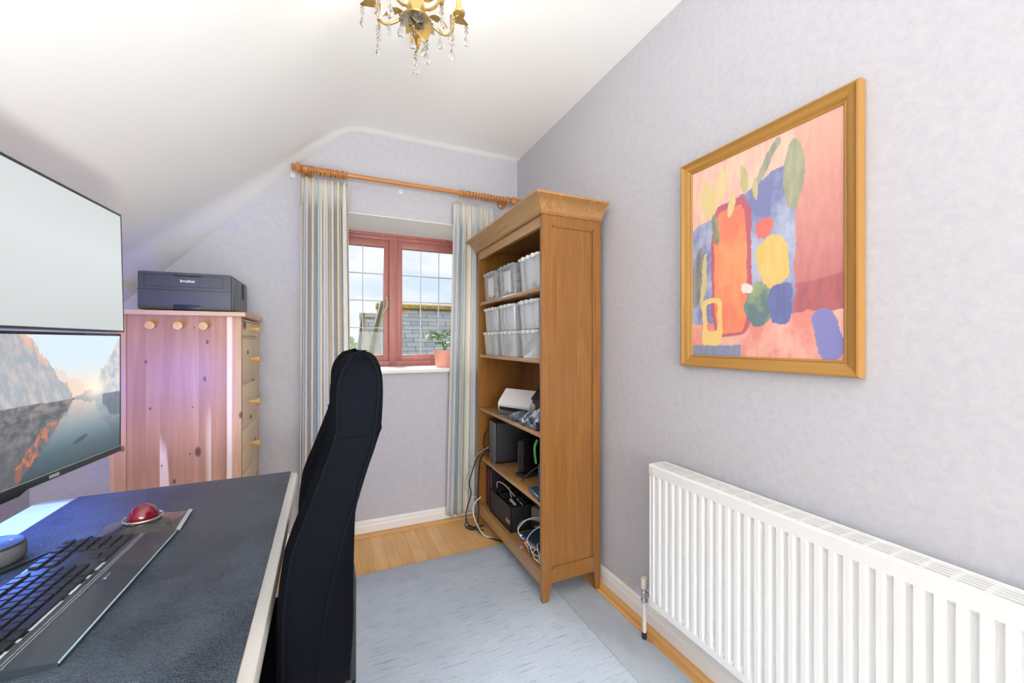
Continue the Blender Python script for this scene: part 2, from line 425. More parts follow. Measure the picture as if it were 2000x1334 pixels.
b.box(WX0 + fw - .003, FY + .001, WZ1 - fw, WX1 - fw + .003, FY + .069, WZ1, .002); b.box(WX0 + fw - .003, FY + .001, .976, WX1 - fw + .003, FY + .069, .976 + fw, .002)
b.box(WX0, FY - .012, WZ1 - .02, WX1, FY + .01, WZ1 - .004, .003)
b.box(.363, FY - .004, .98, .420, FY + .07, WZ1 - fw + .01, .004)
b.done('window_frame', M_FRAME, win)
for (a, c, l) in ((WX0 + fw, .363, 0), (.42, WX1 - fw, 1)):
    b = MB(); z0, z1 = .976 + fw, WZ1 - fw; s = .036; y = FY + .008
    b.box(a, y, z0, a + s, y + .05, z1, .005); b.box(c - s, y, z0, c, y + .05, z1, .005)
    b.box(a + s - .004, y + .001, z1 - .048, c - s + .004, y + .049, z1, .003); b.box(a + s - .004, y + .001, z0, c - s + .004, y + .049, z0 + .042, .003)
    cs = b.done('window_sash', M_FRAME, win)
    gx0, gx1, gz0, gz1 = a + s, c - s, z0 + .042, z1 - .048
    b = MB(); b.box(gx0, y + .022, gz0, gx1, y + .026, gz1); b.done('window_pane', M_GLASS, cs, smooth=False)
    b = MB()
    for k in (1, 2): x = gx0 + (gx1 - gx0) * k / 3; b.box(x - .003, y + .018, gz0, x + .003, y + .030, gz1)
    for k in (1, 2, 3): z = gz0 + (gz1 - gz0) * k / 4; b.box(gx0, y + .0185, z - .003, gx1, y + .0295, z + .003)
    b.done('window_leading', M_LEAD, cs, smooth=False)
b = MB()
b.tube([(.347, FY - .012, 1.475), (.345, FY - .03, 1.45), (.345, FY - .035, 1.41), (.330, FY - .04, 1.37), (.318, FY - .038, 1.34), (.322, FY - .034, 1.318), (.334, FY - .03, 1.32)], [.004, .007, .008, .007, .006, .005, .004], 8, smooth=5)
b.box(.340, FY - .014, 1.40, .356, FY + .01, 1.47, .004)
b.done('window_handle', M_BRASS, win)
b = MB(); b.box(WX0 + .005, YB - .035, .962, WX1 - .005, FY + .002, .984, .006)
struct(b.done('window_2_sill', M_WHITE)); bpy.data.objects['window_2_sill'].name = 'trim_4'

# ------------------------------------------------------------------ outside: slate roofs, gables, tree
def slate():
    m = bpy.data.materials.new('roof_slate'); m.use_nodes = True
    nt = m.node_tree; b = nt.nodes['Principled BSDF']; b.inputs['Roughness'].default_value = .6
    t = N(nt, 'ShaderNodeTexCoord')
    br = N(nt, 'ShaderNodeTexBrick', offset=.43); br.inputs['Scale'].default_value = 1
    br.inputs['Brick Width'].default_value = .40; br.inputs['Row Height'].default_value = .135; br.inputs['Mortar Size'].default_value = .006
    br.inputs['Color1'].default_value = (.30, .32, .31, 1); br.inputs['Color2'].default_value = (.42, .43, .40, 1); br.inputs['Mortar'].default_value = (.05, .055, .06, 1)
    nt.links.new(t.outputs['Object'], br.inputs['Vector'])
    n = N(nt, 'ShaderNodeTexNoise'); n.inputs['Scale'].default_value = 2.2; n.inputs['Detail'].default_value = 8; n.inputs['Roughness'].default_value = .7
    nt.links.new(t.outputs['Object'], n.inputs['Vector'])
    sp = N(nt, 'ShaderNodeSeparateXYZ'); nt.links.new(t.outputs['Object'], sp.inputs[0])
    g = N(nt, 'ShaderNodeMapRange'); g.inputs['From Min'].default_value = -.75; g.inputs['From Max'].default_value = .05; g.inputs['To Min'].default_value = 0; g.inputs['To Max'].default_value = .17
    nt.links.new(sp.outputs['Y'], g.inputs['Value'])
    ad = N(nt, 'ShaderNodeMath', operation='ADD'); nt.links.new(n.outputs[0], ad.inputs[0]); nt.links.new(g.outputs[0], ad.inputs[1])
    c = mixc(nt, ramp(nt, ad.outputs[0], [(.66, (0, 0, 0)), (.70, (1, 1, 1))]), br.outputs['Color'], (.62, .34, .07))
    v = N(nt, 'ShaderNodeTexNoise'); v.inputs['Scale'].default_value = 14; v.inputs['Detail'].default_value = 3; nt.links.new(t.outputs['Object'], v.inputs['Vector'])
    c = mixc(nt, ramp(nt, v.outputs[0], [(.66, (0, 0, 0)), (.69, (1, 1, 1))]), c, (.55, .58, .56))
    nt.links.new(c, b.inputs['Base Color']); return m
M_SLATE = slate()
M_RENDER = mat('cream_render', (.62, .56, .44), .9, var=.12, vscale=3)
M_MOSS = mat('mossy_verge', (.13, .13, .07), .95, var=.5, vscale=9, bump=.5, bscale=20)
M_RIDGE = mat('lichen_ridge', (.34, .22, .045), .9, var=.85, vscale=9)
def roof(par, x0, x1, yr, zr, w, pitch=44):
    o = MB(); o.box(x0, -w, -.05, x1, 0, 0)
    me = o.done('roof_slope', M_SLATE, None, smooth=False)
    me.parent = par; me.location = (0, 0, 0); me.rotation_euler = (R(pitch), 0, 0)
    return me
h1 = thing('neighbour_house', 'neighbouring house with grey slate roof and orange lichened ridge outside the window', 'house', (0, 9.6, 1.985))
roof(h1, .90, 6.5, 9.6, 1.985, 5)
b = MB(); b.prism([(9.45, 1.93), (9.5, 2.01), (9.6, 2.045), (9.7, 2.01), (9.8, 1.90)], 'X', .90, 6.5); b.done('ridge', M_RIDGE, h1)
b = MB(); b.prism([(9.6, 1.95), (14.6, -2.9), (4.6, -6), (4.65, -2.9)], 'X', .98, 6.4); b.done('wall', M_RENDER, h1, smooth=False)
b = MB(); b.prism([(1.00, 2.02), (.80, 1.3), (.66, .2), (.66, -4), (1.02, -4), (1.5, .2), (1.5, 1.0), (1.04, 1.95)], 'Y', 9.0, 9.25); b.done('gable_wall', M_RENDER, h1, smooth=False)
b = MB(); b.prism([(1.01, 2.04), (.95, 2.03), (.77, 1.32), (.60, .2), (.69, .2), (.85, 1.3)], 'Y', 8.93, 9.3); b.done('verge', M_MOSS, h1, smooth=False)
h2 = thing('neighbour_house', 'farther neighbouring house with narrow slate roof seen left of the dark gable', 'house', (0, 10.6, 1.80))
roof(h2, .60, 1.6, 10.6, 1.83, 4)
b = MB(); b.prism([(10.5, 1.76), (10.6, 1.87), (10.7, 1.76)], 'X', .60, 1.5); b.done('ridge', mat('grey_ridge', (.38, .38, .34), .9), h2)
b = MB(); b.prism([(.64, 1.84), (.52, .6), (.5, -4), (1.0, -4), (.93, .5), (.70, 1.55)], 'Y', 9.7, 9.9); b.done('gable_wall', M_RENDER, h2, smooth=False)
b = MB(); b.prism([(.66, 1.80), (.60, 1.79), (.46, .6), (.46, -1), (.55, -1), (.55, .6)], 'Y', 9.62, 9.95); b.done('verge', M_MOSS, h2, smooth=False)
# bush left of the gables
b = MB(); rnd = random.Random(3)
for k in range(900):
    a = rnd.uniform(0, 2 * pi); q = rnd.uniform(-1, 1); rr = 1.0 * rnd.uniform(.55, 1) ** .5
    p = Vector((-.25 + rr * cos(a) * (1 - q * q) ** .5, 12 + rr * sin(a) * (1 - q * q) ** .5, .55 + 1.15 * q))
    u = Vector((rnd.gauss(0, 1), rnd.gauss(0, 1), rnd.gauss(0, 1))).normalized() * .11; v = u.orthogonal().normalized() * .06
    b.b.faces.new([b.b.verts.new(p + w) for w in (-u, v, u, -v)])
tr = thing('tree', 'leafy green tree beyond the roofs, at the left edge of the window view', 'tree', (-.25, 12, -4))
b.done('foliage', mat('tree_leaf', (.19, .30, .08), .8, var=.5, vscale=3), tr, smooth=False)
b = MB(); b.tube([(-.25, 12, -4), (-.25, 12, .6)], [.12, .06], 8); b.done('trunk', mat('bark', (.15, .11, .08), .9), tr)
b = MB(); b.box(-60, 4, -4.1, 60, 150, -4.0); struct(b.done('ground', mat('ground_green', (.20, .25, .12), .95, var=.3, vscale=.3), smooth=False)); 

# ------------------------------------------------------------------ rug
b = MB(); b.box(-.62, -.5, 0, .940, 1.95, .009, .003)
rug = thing('rug', 'pale blue-grey ribbed wool rug with plain border covering the floor', 'rug', (.25, .8, 0))
b.done('ribbed_field', carpet(False), rug)
b = MB(); b.box(.9415, -.5, 0, 1.112, 1.9515, .009, .003); b.box(-.62, 1.9515, 0, 1.112, 2.10, .009, .003)
b.done('border', carpet(True), rug)

# ------------------------------------------------------------------ curtains and pole
def curtain_mat(seed):
    m = bpy.data.materials.new('striped_curtain_cloth'); m.use_nodes = True
    nt = m.node_tree; b = nt.nodes['Principled BSDF']; b.inputs['Roughness'].default_value = .9; b.inputs['Specular IOR Level'].default_value = .1
    uv = N(nt, 'ShaderNodeUVMap'); sp = N(nt, 'ShaderNodeSeparateXYZ'); nt.links.new(uv.outputs[0], sp.inputs[0])
    ml = N(nt, 'ShaderNodeMath', operation='MULTIPLY_ADD'); ml.inputs[1].default_value = 2.3; ml.inputs[2].default_value = seed
    nt.links.new(sp.outputs['X'], ml.inputs[0])
    fr = N(nt, 'ShaderNodeMath', operation='FRACT'); nt.links.new(ml.outputs[0], fr.inputs[0])
    c = ramp(nt, fr.outputs[0], [(0, (.84, .77, .60)), (.16, (.58, .66, .73)), (.24, (.84, .79, .66)), (.38, (.86, .82, .77)), (.52, (.70, .73, .74)), (.62, (.86, .80, .64)), (.72, (.83, .78, .74)), (.88, (.66, .72, .77))], 'CONSTANT')
    t = N(nt, 'ShaderNodeTexCoord'); n = N(nt, 'ShaderNodeTexNoise'); n.inputs['Scale'].default_value = 400; nt.links.new(t.outputs['Object'], n.inputs['Vector'])
    bp = N(nt, 'ShaderNodeBump'); bp.inputs['Strength'].default_value = .15; bp.inputs['Distance'].default_value = .001
    nt.links.new(n.outputs[0], bp.inputs['Height']); nt.links.new(bp.outputs[0], b.inputs['Normal'])
    nt.links.new(c, b.inputs['Base Color'])
    tr = N(nt, 'ShaderNodeBsdfTranslucent'); nt.links.new(c, tr.inputs['Color'])
    ms = N(nt, 'ShaderNodeMixShader'); ms.inputs[0].default_value = .28
    out = nt.nodes['Material Output']
    nt.links.new(b.outputs[0], ms.inputs[1]); nt.links.new(tr.outputs[0], ms.inputs[2]); nt.links.new(ms.outputs[0], out.inputs[0])
    return m
PY = 2.435
def curtain(name, label, x0, x1, xb0, xb1, seed, folds, amp, PY=2.435):
    rnd = random.Random(seed); ph = [rnd.uniform(0, 6.28) for _ in range(4)]
    nu, nv = 260, 60; z1, z0 = 2.045, .055
    bm = bmesh.new(); V = []
    for i in range(nu + 1):
        s = i / nu; row = []
        for j in range(nv + 1):
            t = j / nv; z = z1 + (z0 - z1) * t
            k = sstep(t / .10)
            xa = x0 + (xb0 - x0) * t; xb = x1 + (xb1 - x1) * t
            w = s + .016 * sin(5 * s + ph[0] + 2.0 * t) * k + .012 * sin(13 * s + ph[1] - 1.2 * t) * k
            th = 2 * pi * folds * w
            f = sin(th) + .35 * sin(2.3 * th + ph[2]) * k
            # gathered pencil pleats at the heading open into deep soft folds below
            a = amp * (.38 + .62 * k) * (1 + .25 * sin(7 * s + ph[3]))
            x = xa + (xb - xa) * (w + .55 * cos(th) / (2 * pi * folds) * k)
            y = PY + a * f * (1 if t > 0 else 1)
            if s in (0, 1): y -= 0
            pinch = math.exp(-((t - .045) / .02) ** 2)
            y = PY + (y - PY) * (1 - .45 * pinch)
            row.append(bm.verts.new((x, y, z)))
        V.append(row)
    uvl = bm.loops.layers.uv.new('UVMap')
    for i in range(nu):
        for j in range(nv):
            f = bm.faces.new((V[i][j], V[i + 1][j], V[i + 1][j + 1], V[i][j + 1])); f.smooth = True
            for l, (p, q) in zip(f.loops, ((i, j), (i + 1, j), (i + 1, j + 1), (i, j + 1))): l[uvl].uv = (p / nu, q / nv)
    me = bpy.data.meshes.new(name); bm.to_mesh(me); bm.free(); me.materials.append(curtain_mat(seed * .37))
    o = link(name, me); tag(o, label, 'curtain')
    md = o.modifiers.new('cloth_thickness', 'SOLIDIFY'); md.thickness = .0022
    return o
curtain('curtain', 'long curtain striped cream, beige and grey-blue, hanging at the left side of the window', -.152, .082, -.165, .105, 1, 7.5, .024)
curtain('curtain', 'long curtain striped cream and grey-blue, hanging between the window and the oak bookcase', .700, .975, .650, .980, 2, 7, .017, 2.475)
M_POLE = wood('varnished_pole', (.50, .20, .06), (.62, .29, .10), 'X', rough=.25)
pole = thing('curtain_pole', 'varnished wooden curtain pole with turned ends above the window', 'curtain pole', (.45, PY, 2.09))
PZ = 2.092
b = MB(); b.lathe([(.0135, -.17), (.0135, 1.085)], (0, PY, PZ), 16, 'X'); b.done('rod', M_POLE, pole)
fin = [(.0135, 0), (.019, .004), (.015, .010), (.024, .018), (.029, .032), (.024, .046), (.012, .054), (.012, .060), (.019, .066), (.021, .074), (.016, .082), (.006, .088), (0, .089)]
b = MB(); b.lathe([(r, -.150 - h * .62) for r, h in fin], (0, PY, PZ), 18, 'X'); b.done('finial', M_POLE, pole)
b = MB(); b.lathe([(r, 1.070 + h) for r, h in fin], (0, PY, PZ), 18, 'X'); b.done('finial', M_POLE, pole)
for x in (-.135, 1.055):
    b = MB(); b.lathe([(.012, 0), (.012, .07), (.03, .078), (.03, .09)], (x, PY + .012, PZ), 14, 'Y'); b.lathe([(.02, -.012), (.022, -.006), (.022, .006), (.02, .012)], (x, PY, PZ), 16, 'X'); b.done('bracket', M_POLE, pole)
rb = MB(); rb.tube([(0, .0205 * cos(2 * pi * k / 18), .0205 * sin(2 * pi * k / 18)) for k in range(18)], .0038, 7, True)
rme = rb.done('curtain_ring', M_POLE); rmesh = rme.data; first = True
for k in range(19 + 15):
    lft = k < 19
    x = (-.122 + .0108 * k) if lft else (.735 + (k - 19) * .0205)
    o = rme if first else bpy.data.objects.new('curtain_ring', rmesh)
    if not first: COL.objects.link(o)
    first = False
    o.location = (x, PY, PZ - .0035); o.rotation_euler = (0, R(random.uniform(-9, 9)), R(random.uniform(-14, 14)))
    tag(o, 'wooden curtain ring bunched on the pole above the left curtain' if lft else 'wooden curtain ring bunched on the pole above the right curtain', 'curtain ring', 'rings above the left curtain' if lft else 'rings above the right curtain')
# little white plates left on the wall by an old blind
for x, z, lb in ((-.203, 2.085, 'small white screw plate on the wall under the left end of the curtain pole'), (.384, 2.079, 'small white screw plate on the wall above the middle of the window')):
    t = thing('wall_plate', lb, 'wall plate', (x, YB, z))
    b = MB(); b.box(x - .011, YB - .007, z - .013, x + .011, YB, z + .013, .002); b.done('plate', M_WHITE, t)
    b = MB(); b.lathe([(.0035, -.0085), (.0035, -.006)], (x, YB, z + .004), 10, 'Y'); b.done('screw', M_BRASS, t)

# ------------------------------------------------------------------ potted palm on the sill
pp = thing('potted_palm', 'small green palm plant in a pink plastic pot on the window sill', 'potted plant', (.695, 2.68, .985))
b = MB(); b.lathe([(.0, 0), (.056, 0), (.060, .01), (.070, .092), (.074, .094), (.075, .114), (.071, .114), (.066, .09)], (.695, 2.68, .985), 28, cap=False)
b.done('pot', mat('pink_plastic', (.80, .36, .28), .45), pp)
b = MB(); b.lathe([(.0, .0), (.068, .0)], (.695, 2.68, 1.088), 20, cap=True); b.done('soil', mat('soil', (.05, .035, .02), .95), pp)
rnd = random.Random(5)
M_LEAF = mat('palm_leaf', (.10, .22, .035), .5, var=.35, vscale=12)
for k in range(9):
    a = rnd.uniform(0, 2 * pi); a = k * 2.4; ln = rnd.uniform(.13, .19); hgt = rnd.uniform(.05, .13)
    P = [Vector((.695 + .008 * cos(a), 2.68 + .008 * sin(a), 1.085))]
    for q in range(1, 8):
        t = q / 7; P.append(Vector((.695 + cos(a) * ln * t ** 1.3 * .62, 2.68 + sin(a) * ln * t ** 1.3 * .5, 1.085 + hgt * sin(t * pi * .62) * 1.1)))
    b = MB(); b.tube(P, [.0018, .001], 5)
    for q in range(3, 8):
        for sd in (-1, 1):
            t = (P[q] - P[q - 1]).normalized(); s = t.cross(Vector((0, 0, 1))).normalized() * sd
            d = (s * .75 + t * .65 + Vector((0, 0, -.25))).normalized(); L = .055 * (1.1 - .08 * abs(q - 5)); w = t * .0065
            B = P[q]; m1 = B + d * L * .45 + Vector((0, 0, .004)); tip = B + d * L + Vector((0, 0, -.012))
            v = [b.b.verts.new(p) for p in (B, m1 + w, tip, m1 - w)]; b.b.faces.new(v)
    b.done('frond', M_LEAF, pp, ang=80)

# ------------------------------------------------------------------ oak bookcase
OAKZ = wood('oak_z', (.245, .095, .017), (.33, .145, .034), 'Z', rough=.30, scale=1.6)
OAKY = wood('oak_y', (.36, .175, .055), (.50, .275, .10), 'Y', rough=.26, scale=1.6)
for _m in (OAKZ, OAKY):
    _b = _m.node_tree.nodes['Principled BSDF']; _b.inputs['Coat Weight'].default_value = .6; _b.inputs['Coat Roughness'].default_value = .16
OAKX = wood('oak_x', (.50, .235, .065), (.62, .33, .11), 'X', rough=.42, scale=1.6)
BX0, BX1, BY0, BY1 = .836, 1.146, 1.545, 2.40
bc = thing('bookcase', 'tall open oak bookcase with flared cornice against the right wall', 'bookcase', (.99, 1.97, .009))
def side(yo, yi, out):
    # frame-and-panel end, out = -1 when its show face looks to lower Y
    b = MB(); e = .0015
    def leg(x0, x1, taper):      # stile with a tapered foot
        z0 = .009 if x0 < 1 and out < 0 else .0005
        if taper > 0: pts = [(x0 + .003, z0), (x1 - .018, z0), (x1, .088), (x1, 1.72), (x0, 1.72), (x0, .088)]
        else: pts = [(x0 + .012, z0), (x1 - .003, z0), (x1, .088), (x1, 1.72), (x0, 1.72), (x0, .088)]
        b.prism(pts, 'Y', yo, yi)
    leg(BX0, BX0 + .048, 1); leg(BX1 - .038, BX1, -1)
    b.box(BX0 + .048, yo, 1.672, BX1 - .038, yi, 1.72); b.box(BX0 + .048, yo, .088, BX1 - .038, yi, .150)
    pm = (yo + yi) / 2
    b.box(BX0 + .044, pm - .004, .146, BX1 - .034, pm + .004, 1.676)
    # small moulding round the panel
    y = yo if out < 0 else yi; y2 = y + .0045 * (-out)
    for (x0, x1, z0, z1) in ((BX0 + .048, BX0 + .054, .15, 1.672), (BX1 - .044, BX1 - .038, .15, 1.672)): b.box(x0, min(y, y2) + .001, z0, x1, max(y, y2), z1)
    for (z0, z1) in ((.150, .156), (1.666, 1.672)): b.box(BX0 + .048, min(y, y2) + .001, z0, BX1 - .038, max(y, y2), z1)
    # grooves beside the front edge read as a thin bead
    b.box(BX0 - .0015, yo + .002 if out < 0 else yi - .008, .09, BX0, yo + .008 if out < 0 else yi - .002, 1.72)
    return b.done('side_panel', OAKZ, bc, smooth=False)
side(BY0, BY0 + .022, -1); side(BY1 - .022, BY1, 1)
b = MB(); b.box(BX1 - .010, BY0 + .022, .10, BX1 - .004, BY1 - .022, 1.72); b.done('back_panel', wood('oak_back', (.27, .12, .035), (.36, .17, .06), 'Z', scale=1.4, plank=.11, plank_axis='Y'), bc, smooth=False)
SHZ = [.132, .439, .745, 1.076, 1.400]
for z in SHZ:
    b = MB(); x0 = BX0 + .006 if z > .2 else BX0 + .012
    b.box(x0, BY0 + .022, z - .018, BX1 - .010, BY1 - .022, z, .003); b.box(x0 - .001, BY0 + .022, z - .011, x0, BY1 - .022, z - .007)
    b.done('shelf', OAKY, bc)
b = MB(); b.box(BX0 + .003, BY0 + .022, .075, BX0 + .018, BY1 - .022, .139); b.done('bottom_rail', OAKY, bc)
b = MB(); b.box(BX0 + .003, BY0 + .022, 1.666, BX0 + .022, BY1 - .022, 1.72); b.done('header_rail', OAKY, bc)
# cornice: flared cove swept round front and both ends
prof = [(.000, 1.716), (.006, 1.716), (.006, 1.722), (.012, 1.727), (.016, 1.738), (.026, 1.756), (.044, 1.772), (.060, 1.779), (.064, 1.781), (.064, 1.790), (.0, 1.790)]
b = MB(); rings = []
for (sx, sy, cx, cy) in ((0, -1, BX1, BY0), (-1, -1, BX0, BY0), (-1, 1, BX0, BY1), (0, 1, BX1, BY1)):
    rings.append([b.b.verts.new((cx + sx * o, cy + sy * o * (.78 if sy > 0 else 1.1), z)) for o, z in prof])
for A, B in zip(rings, rings[1:]):
    for k in range(len(prof) - 1): b.b.faces.new((A[k], A[k + 1], B[k + 1], B[k]))
b.box(BX0, BY0, 1.72, BX1, BY1, 1.7895)
b.done('cornice', OAKY, bc, ang=25)
b = MB()
n = 95
for k in range(n): y = BY0 - .004 + (BY1 - BY0 + .008) * k / n; b.box(BX0 - .0105, y, 1.7185, BX0 - .004, y + .0055, 1.7265)
for k in range(33): x = BX0 - .008 + (BX1 - BX0) * k / 33; b.box(x, BY0 - .0105, 1.7185, x + .0058, BY0 - .004, 1.7265)
b.done('bead_moulding', OAKY, bc, smooth=False)

# ------------------------------------------------------------------ clear storage boxes
M_CLEAR = mat('clear_plastic', (.88, .92, .95), .10, alpha=.20, spec=1.0, coat=1)
M_FROST = mat('frosted_plastic', (.80, .85, .89), .10, alpha=.42, spec=1.0, coat=1)
M_LID = mat('pale_lid', (.86, .88, .88), .3, trans=.25, ior=1.1, coat=.5)
def lbox(b, cx, cy, z0, w, d, h, t, flare):
    """tapered open box; w along Y, d along X"""
    def rr(k, z, ins=0):
        W_, D_ = w / 2 - ins - flare * (1 - k), d / 2 - ins - flare * (1 - k); r = .014; out = []
        for sx, sy, a0 in ((1, 1, 0), (-1, 1, 90), (-1, -1, 180), (1, -1, 270)):
            for q in range(4):
                a = R(a0 + q * 30); out.append(b.b.verts.new((cx + sx * (D_ - r) + r * cos(a), cy + sy * (W_ - r) + r * sin(a), z)))
        return out
    b.skin([rr(0, z0), rr(1, z0 + h), rr(1, z0 + h, t), rr(0, z0 + t, t)])
def storage(y, z, lb, m, dx=0, w=.192, h=.143, d=.255, lid=M_LID):
    cx = BX0 + .012 + d / 2 + dx
    t = thing('storage_box', lb, 'storage box', (cx, y, z), 0, 'clear plastic boxes on the upper bookcase shelves')
    b = MB(); lbox(b, cx, y, z + .0005, w, d, h - .012, .0022, .009); 
    b.done('tub', m, t)
    b = MB(); hw, hd = w / 2 + .003, d / 2 + .004
    b.box(cx - hd, y - hw, z + h - .016, cx + hd, y + hw, z + h - .003, .004)
    b.box(cx - hd + .016, y - hw + .014, z + h - .005, cx + hd - .016, y + hw - .014, z + h + .0, .002)
    for q in (-.052, 0, .052): b.box(cx - hd - .004, y + q - .010, z + h - .020, cx - hd + .006, y + q + .010, z + h - .001, .003)
    b.done('lid', lid, t)
    return t
bins = [(2.262, 'clear'), (2.032, 'cl'), (1.765, 'fr')]
M_LIDW = mat('milky_lid', (.88, .89, .87), .35, coat=.4)
M_LIDG = mat('grey_clear_lid', (.66, .73, .78), .2, trans=.5, ior=1.1, coat=.6)
names = ['leftmost, nearest the curtain', 'middle of the three', 'rightmost, nearest the camera']
for (y, a), nm in zip(((2.235, 0), (1.985, 1), (1.712, 2)), names):
    storage(y, 1.4005, 'clear plastic lidded box on the top shelf of the bookcase, ' + nm, (M_CLEAR, M_CLEAR, M_FROST)[a], w=(.20, .205, .205)[a], h=.168, lid=(M_LIDG, M_LIDG, M_LIDW)[a])
for (y, a), nm in zip(((2.235, 0), (1.985, 1), (1.712, 2)), names):
    storage(y, 1.0765, 'clear plastic lidded box at the bottom of the stacked pair, ' + nm, M_FROST, w=.196, h=.138, dx=.002)
    storage(y + .004 * (a - 1), 1.2155, 'clear plastic lidded box stacked on another box, ' + nm, M_FROST, w=.194, h=.142, dx=(.004, 0, -.003)[a])
# jumbled things inside three of the boxes: countless odds and ends seen through the plastic
def jumble(y, z, w, h, cols, seed, lb):
    rnd = random.Random(seed); b = MB(); cx = BX0 + .14
    for k in range(26):
        s = rnd.uniform(.012, .035); m = Matrix.Translation((cx + rnd.uniform(-.075, .075), y + rnd.uniform(-w / 2 + .045, w / 2 - .045), z + .036 + rnd.uniform(0, h - .085))) @ Matrix.Rotation(rnd.uniform(0, 6), 4, 'Z') @ Matrix.Rotation(rnd.uniform(0, 1), 4, 'X')
        b.box(-s, -s * .6, -s * .4, s, s * .6, s * .4, .003, m)
    for k in range(5):
        P = [(cx + rnd.uniform(-.085, .085), y + rnd.uniform(-w / 2 + .03, w / 2 - .03), z + .02 + rnd.uniform(0, h - .05)) for _ in range(7)]
        b.tube(P, .003, 6, True, smooth=5)
    o = b.done('stored_oddments', mat('oddments_%d' % seed, cols, .6, var=.6, vscale=40)); tag(o, lb, 'oddments', kind='stuff')
def bright_sheets(y, z, w, h, lb, seed):  # white sheets added inside the box fronts to make them look brighter
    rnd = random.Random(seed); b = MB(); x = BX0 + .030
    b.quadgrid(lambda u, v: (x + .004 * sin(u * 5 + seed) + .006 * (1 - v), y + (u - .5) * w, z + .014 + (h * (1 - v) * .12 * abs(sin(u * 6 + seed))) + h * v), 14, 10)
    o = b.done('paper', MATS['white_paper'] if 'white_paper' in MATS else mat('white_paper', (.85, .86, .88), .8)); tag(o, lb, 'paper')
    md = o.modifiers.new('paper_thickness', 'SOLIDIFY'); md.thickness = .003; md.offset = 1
bright_sheets(2.262, 1.402, .075, .125, 'white sheet added to brighten the top shelf box nearest the curtain', 1)
bright_sheets(2.015, 1.402, .085, .125, 'white sheet added to brighten the middle box of the top shelf', 2)
bright_sheets(1.712, 1.402, .150, .128, 'white sheet added to brighten the rightmost box of the top shelf', 3)
bright_sheets(2.205, 1.2175, .085, .100, 'white sheet added to brighten the stacked upper box nearest the curtain', 4)
bright_sheets(1.99, 1.2175, .140, .100, 'white sheet added to brighten the middle box of the stacked upper row', 5)
bright_sheets(1.712, 1.2175, .150, .100, 'white sheet added to brighten the rightmost box of the stacked upper row', 6)
jumble(2.235, 1.4035, .20, .168, (.05, .06, .075), 11, 'dark tangle of cables and gadgets inside the top shelf box nearest the curtain')
jumble(1.985, 1.4035, .205, .168, (.25, .24, .22), 12, 'grey tangle of oddments inside the middle box of the top shelf')
jumble(1.985, 1.2185, .19, .142, (.12, .12, .12), 13, 'dark oddments inside the upper middle box of the stacked pair')
jumble(2.235, 1.0795, .19, .138, (.10, .11, .12), 14, 'dark oddments inside the lower box nearest the curtain')
jumble(1.985, 1.0795, .19, .138, (.22, .13, .12), 15, 'reddish oddments inside the lower middle box')

# ------------------------------------------------------------------ middle shelf: scanner, bag, black device
M_BLK = mat('black_plastic', (.013, .014, .018), .35)
M_BLK2 = mat('black_matt', (.02, .021, .026), .6)
M_WP = mat('white_plastic', (.82, .82, .82), .3)
M_TAN = mat('beige_plastic', (.66, .55, .43), .4)
Z3 = .7455
sc_ = thing('document_scanner', 'white and beige document scanner on the shelf above the black devices', 'scanner', (.99, 2.06, Z3), R(24))
yz = [(-.085, .012), (-.085, .06), (-.03, .142), (.035, .150), (.075, .118), (.09, .055), (.08, .012)]
def local_prism(pts, axis, a, c, m, name, par, ang=35):
    b = MB(); b.prism(pts, axis, a, c); bmesh.ops.transform(b.b, matrix=basis(par), verts=b.b.verts[:]); return b.done(name, m, par, ang=ang)
xz = [(-.075, .016), (-.082, .055), (-.072, .075), (-.012, .138), (.03, .128), (.075, .10), (.08, .016)]
local_prism(xz, 'Y', -.115, .120, M_WP, 'body', sc_)
local_prism([(-.070, .020), (-.070, .070), (-.012, .130), (.03, .12), (.072, .092), (.076, .020)], 'Y', -.145, -.115, M_TAN, 'side_cover', sc_)
local_prism([(-.085, .002), (-.078, .018), (.078, .018), (.080, .002)], 'Y', -.14, .12, mat('slate_plastic', (.10, .11, .14), .4), 'base', sc_)
local_prism([(-.0845, .022), (-.0865, .042), (-.06, .042), (-.06, .022)], 'Y', -.105, .105, M_BLK, 'paper_slot', sc_)
def crumple(name, cx, cy, z, L, Wd, H, seed, m, lb, cat, rz=0):
    b = MB(); sd = Vector((seed * 3.1, seed, 0))
    def f(u, v):
        x = (u - .5) * L; y = (v - .5) * Wd
        n = noise.noise(Vector((x * 22, y * 22, 0)) + sd); n2 = abs(noise.noise(Vector((x * 9, y * 9, 3)) + sd))
        e = min(1, 5 * min(u, 1 - u, v, 1 - v)) ** .5
        h = H * e * (.45 + .9 * n2 + .35 * n)
        x += .02 * noise.noise(Vector((y * 14, 5, seed))); y += .015 * noise.noise(Vector((x * 14, 9, seed)))
        return (cx + x * cos(rz) - y * sin(rz), cy + x * sin(rz) + y * cos(rz), z + .002 + max(0, h))
    b.quadgrid(f, 46, 46); o = b.done(name, m, ang=70); tag(o, lb, cat)
    md = o.modifiers.new('cloth_thickness', 'SOLIDIFY'); md.thickness = .002; md.offset = -1
    return o
crumple('plastic_bag', .918, 1.80, Z3, .135, .34, .075, 4, mat('black_polythene', (.05, .07, .10), .38), 'crumpled black plastic bag lying in front of the white scanner', 'bag')
dv = thing('black_device', 'black plastic device behind the scanner on the same shelf', 'device', (1.05, 1.86, Z3))
b = MB(); b.prism([(.985, Z3 + .001), (.985, Z3 + .10), (1.03, Z3 + .155), (1.12, Z3 + .17), (1.12, Z3 + .001)], 'Y', 1.72, 1.95); b.done('casing', M_BLK, dv)
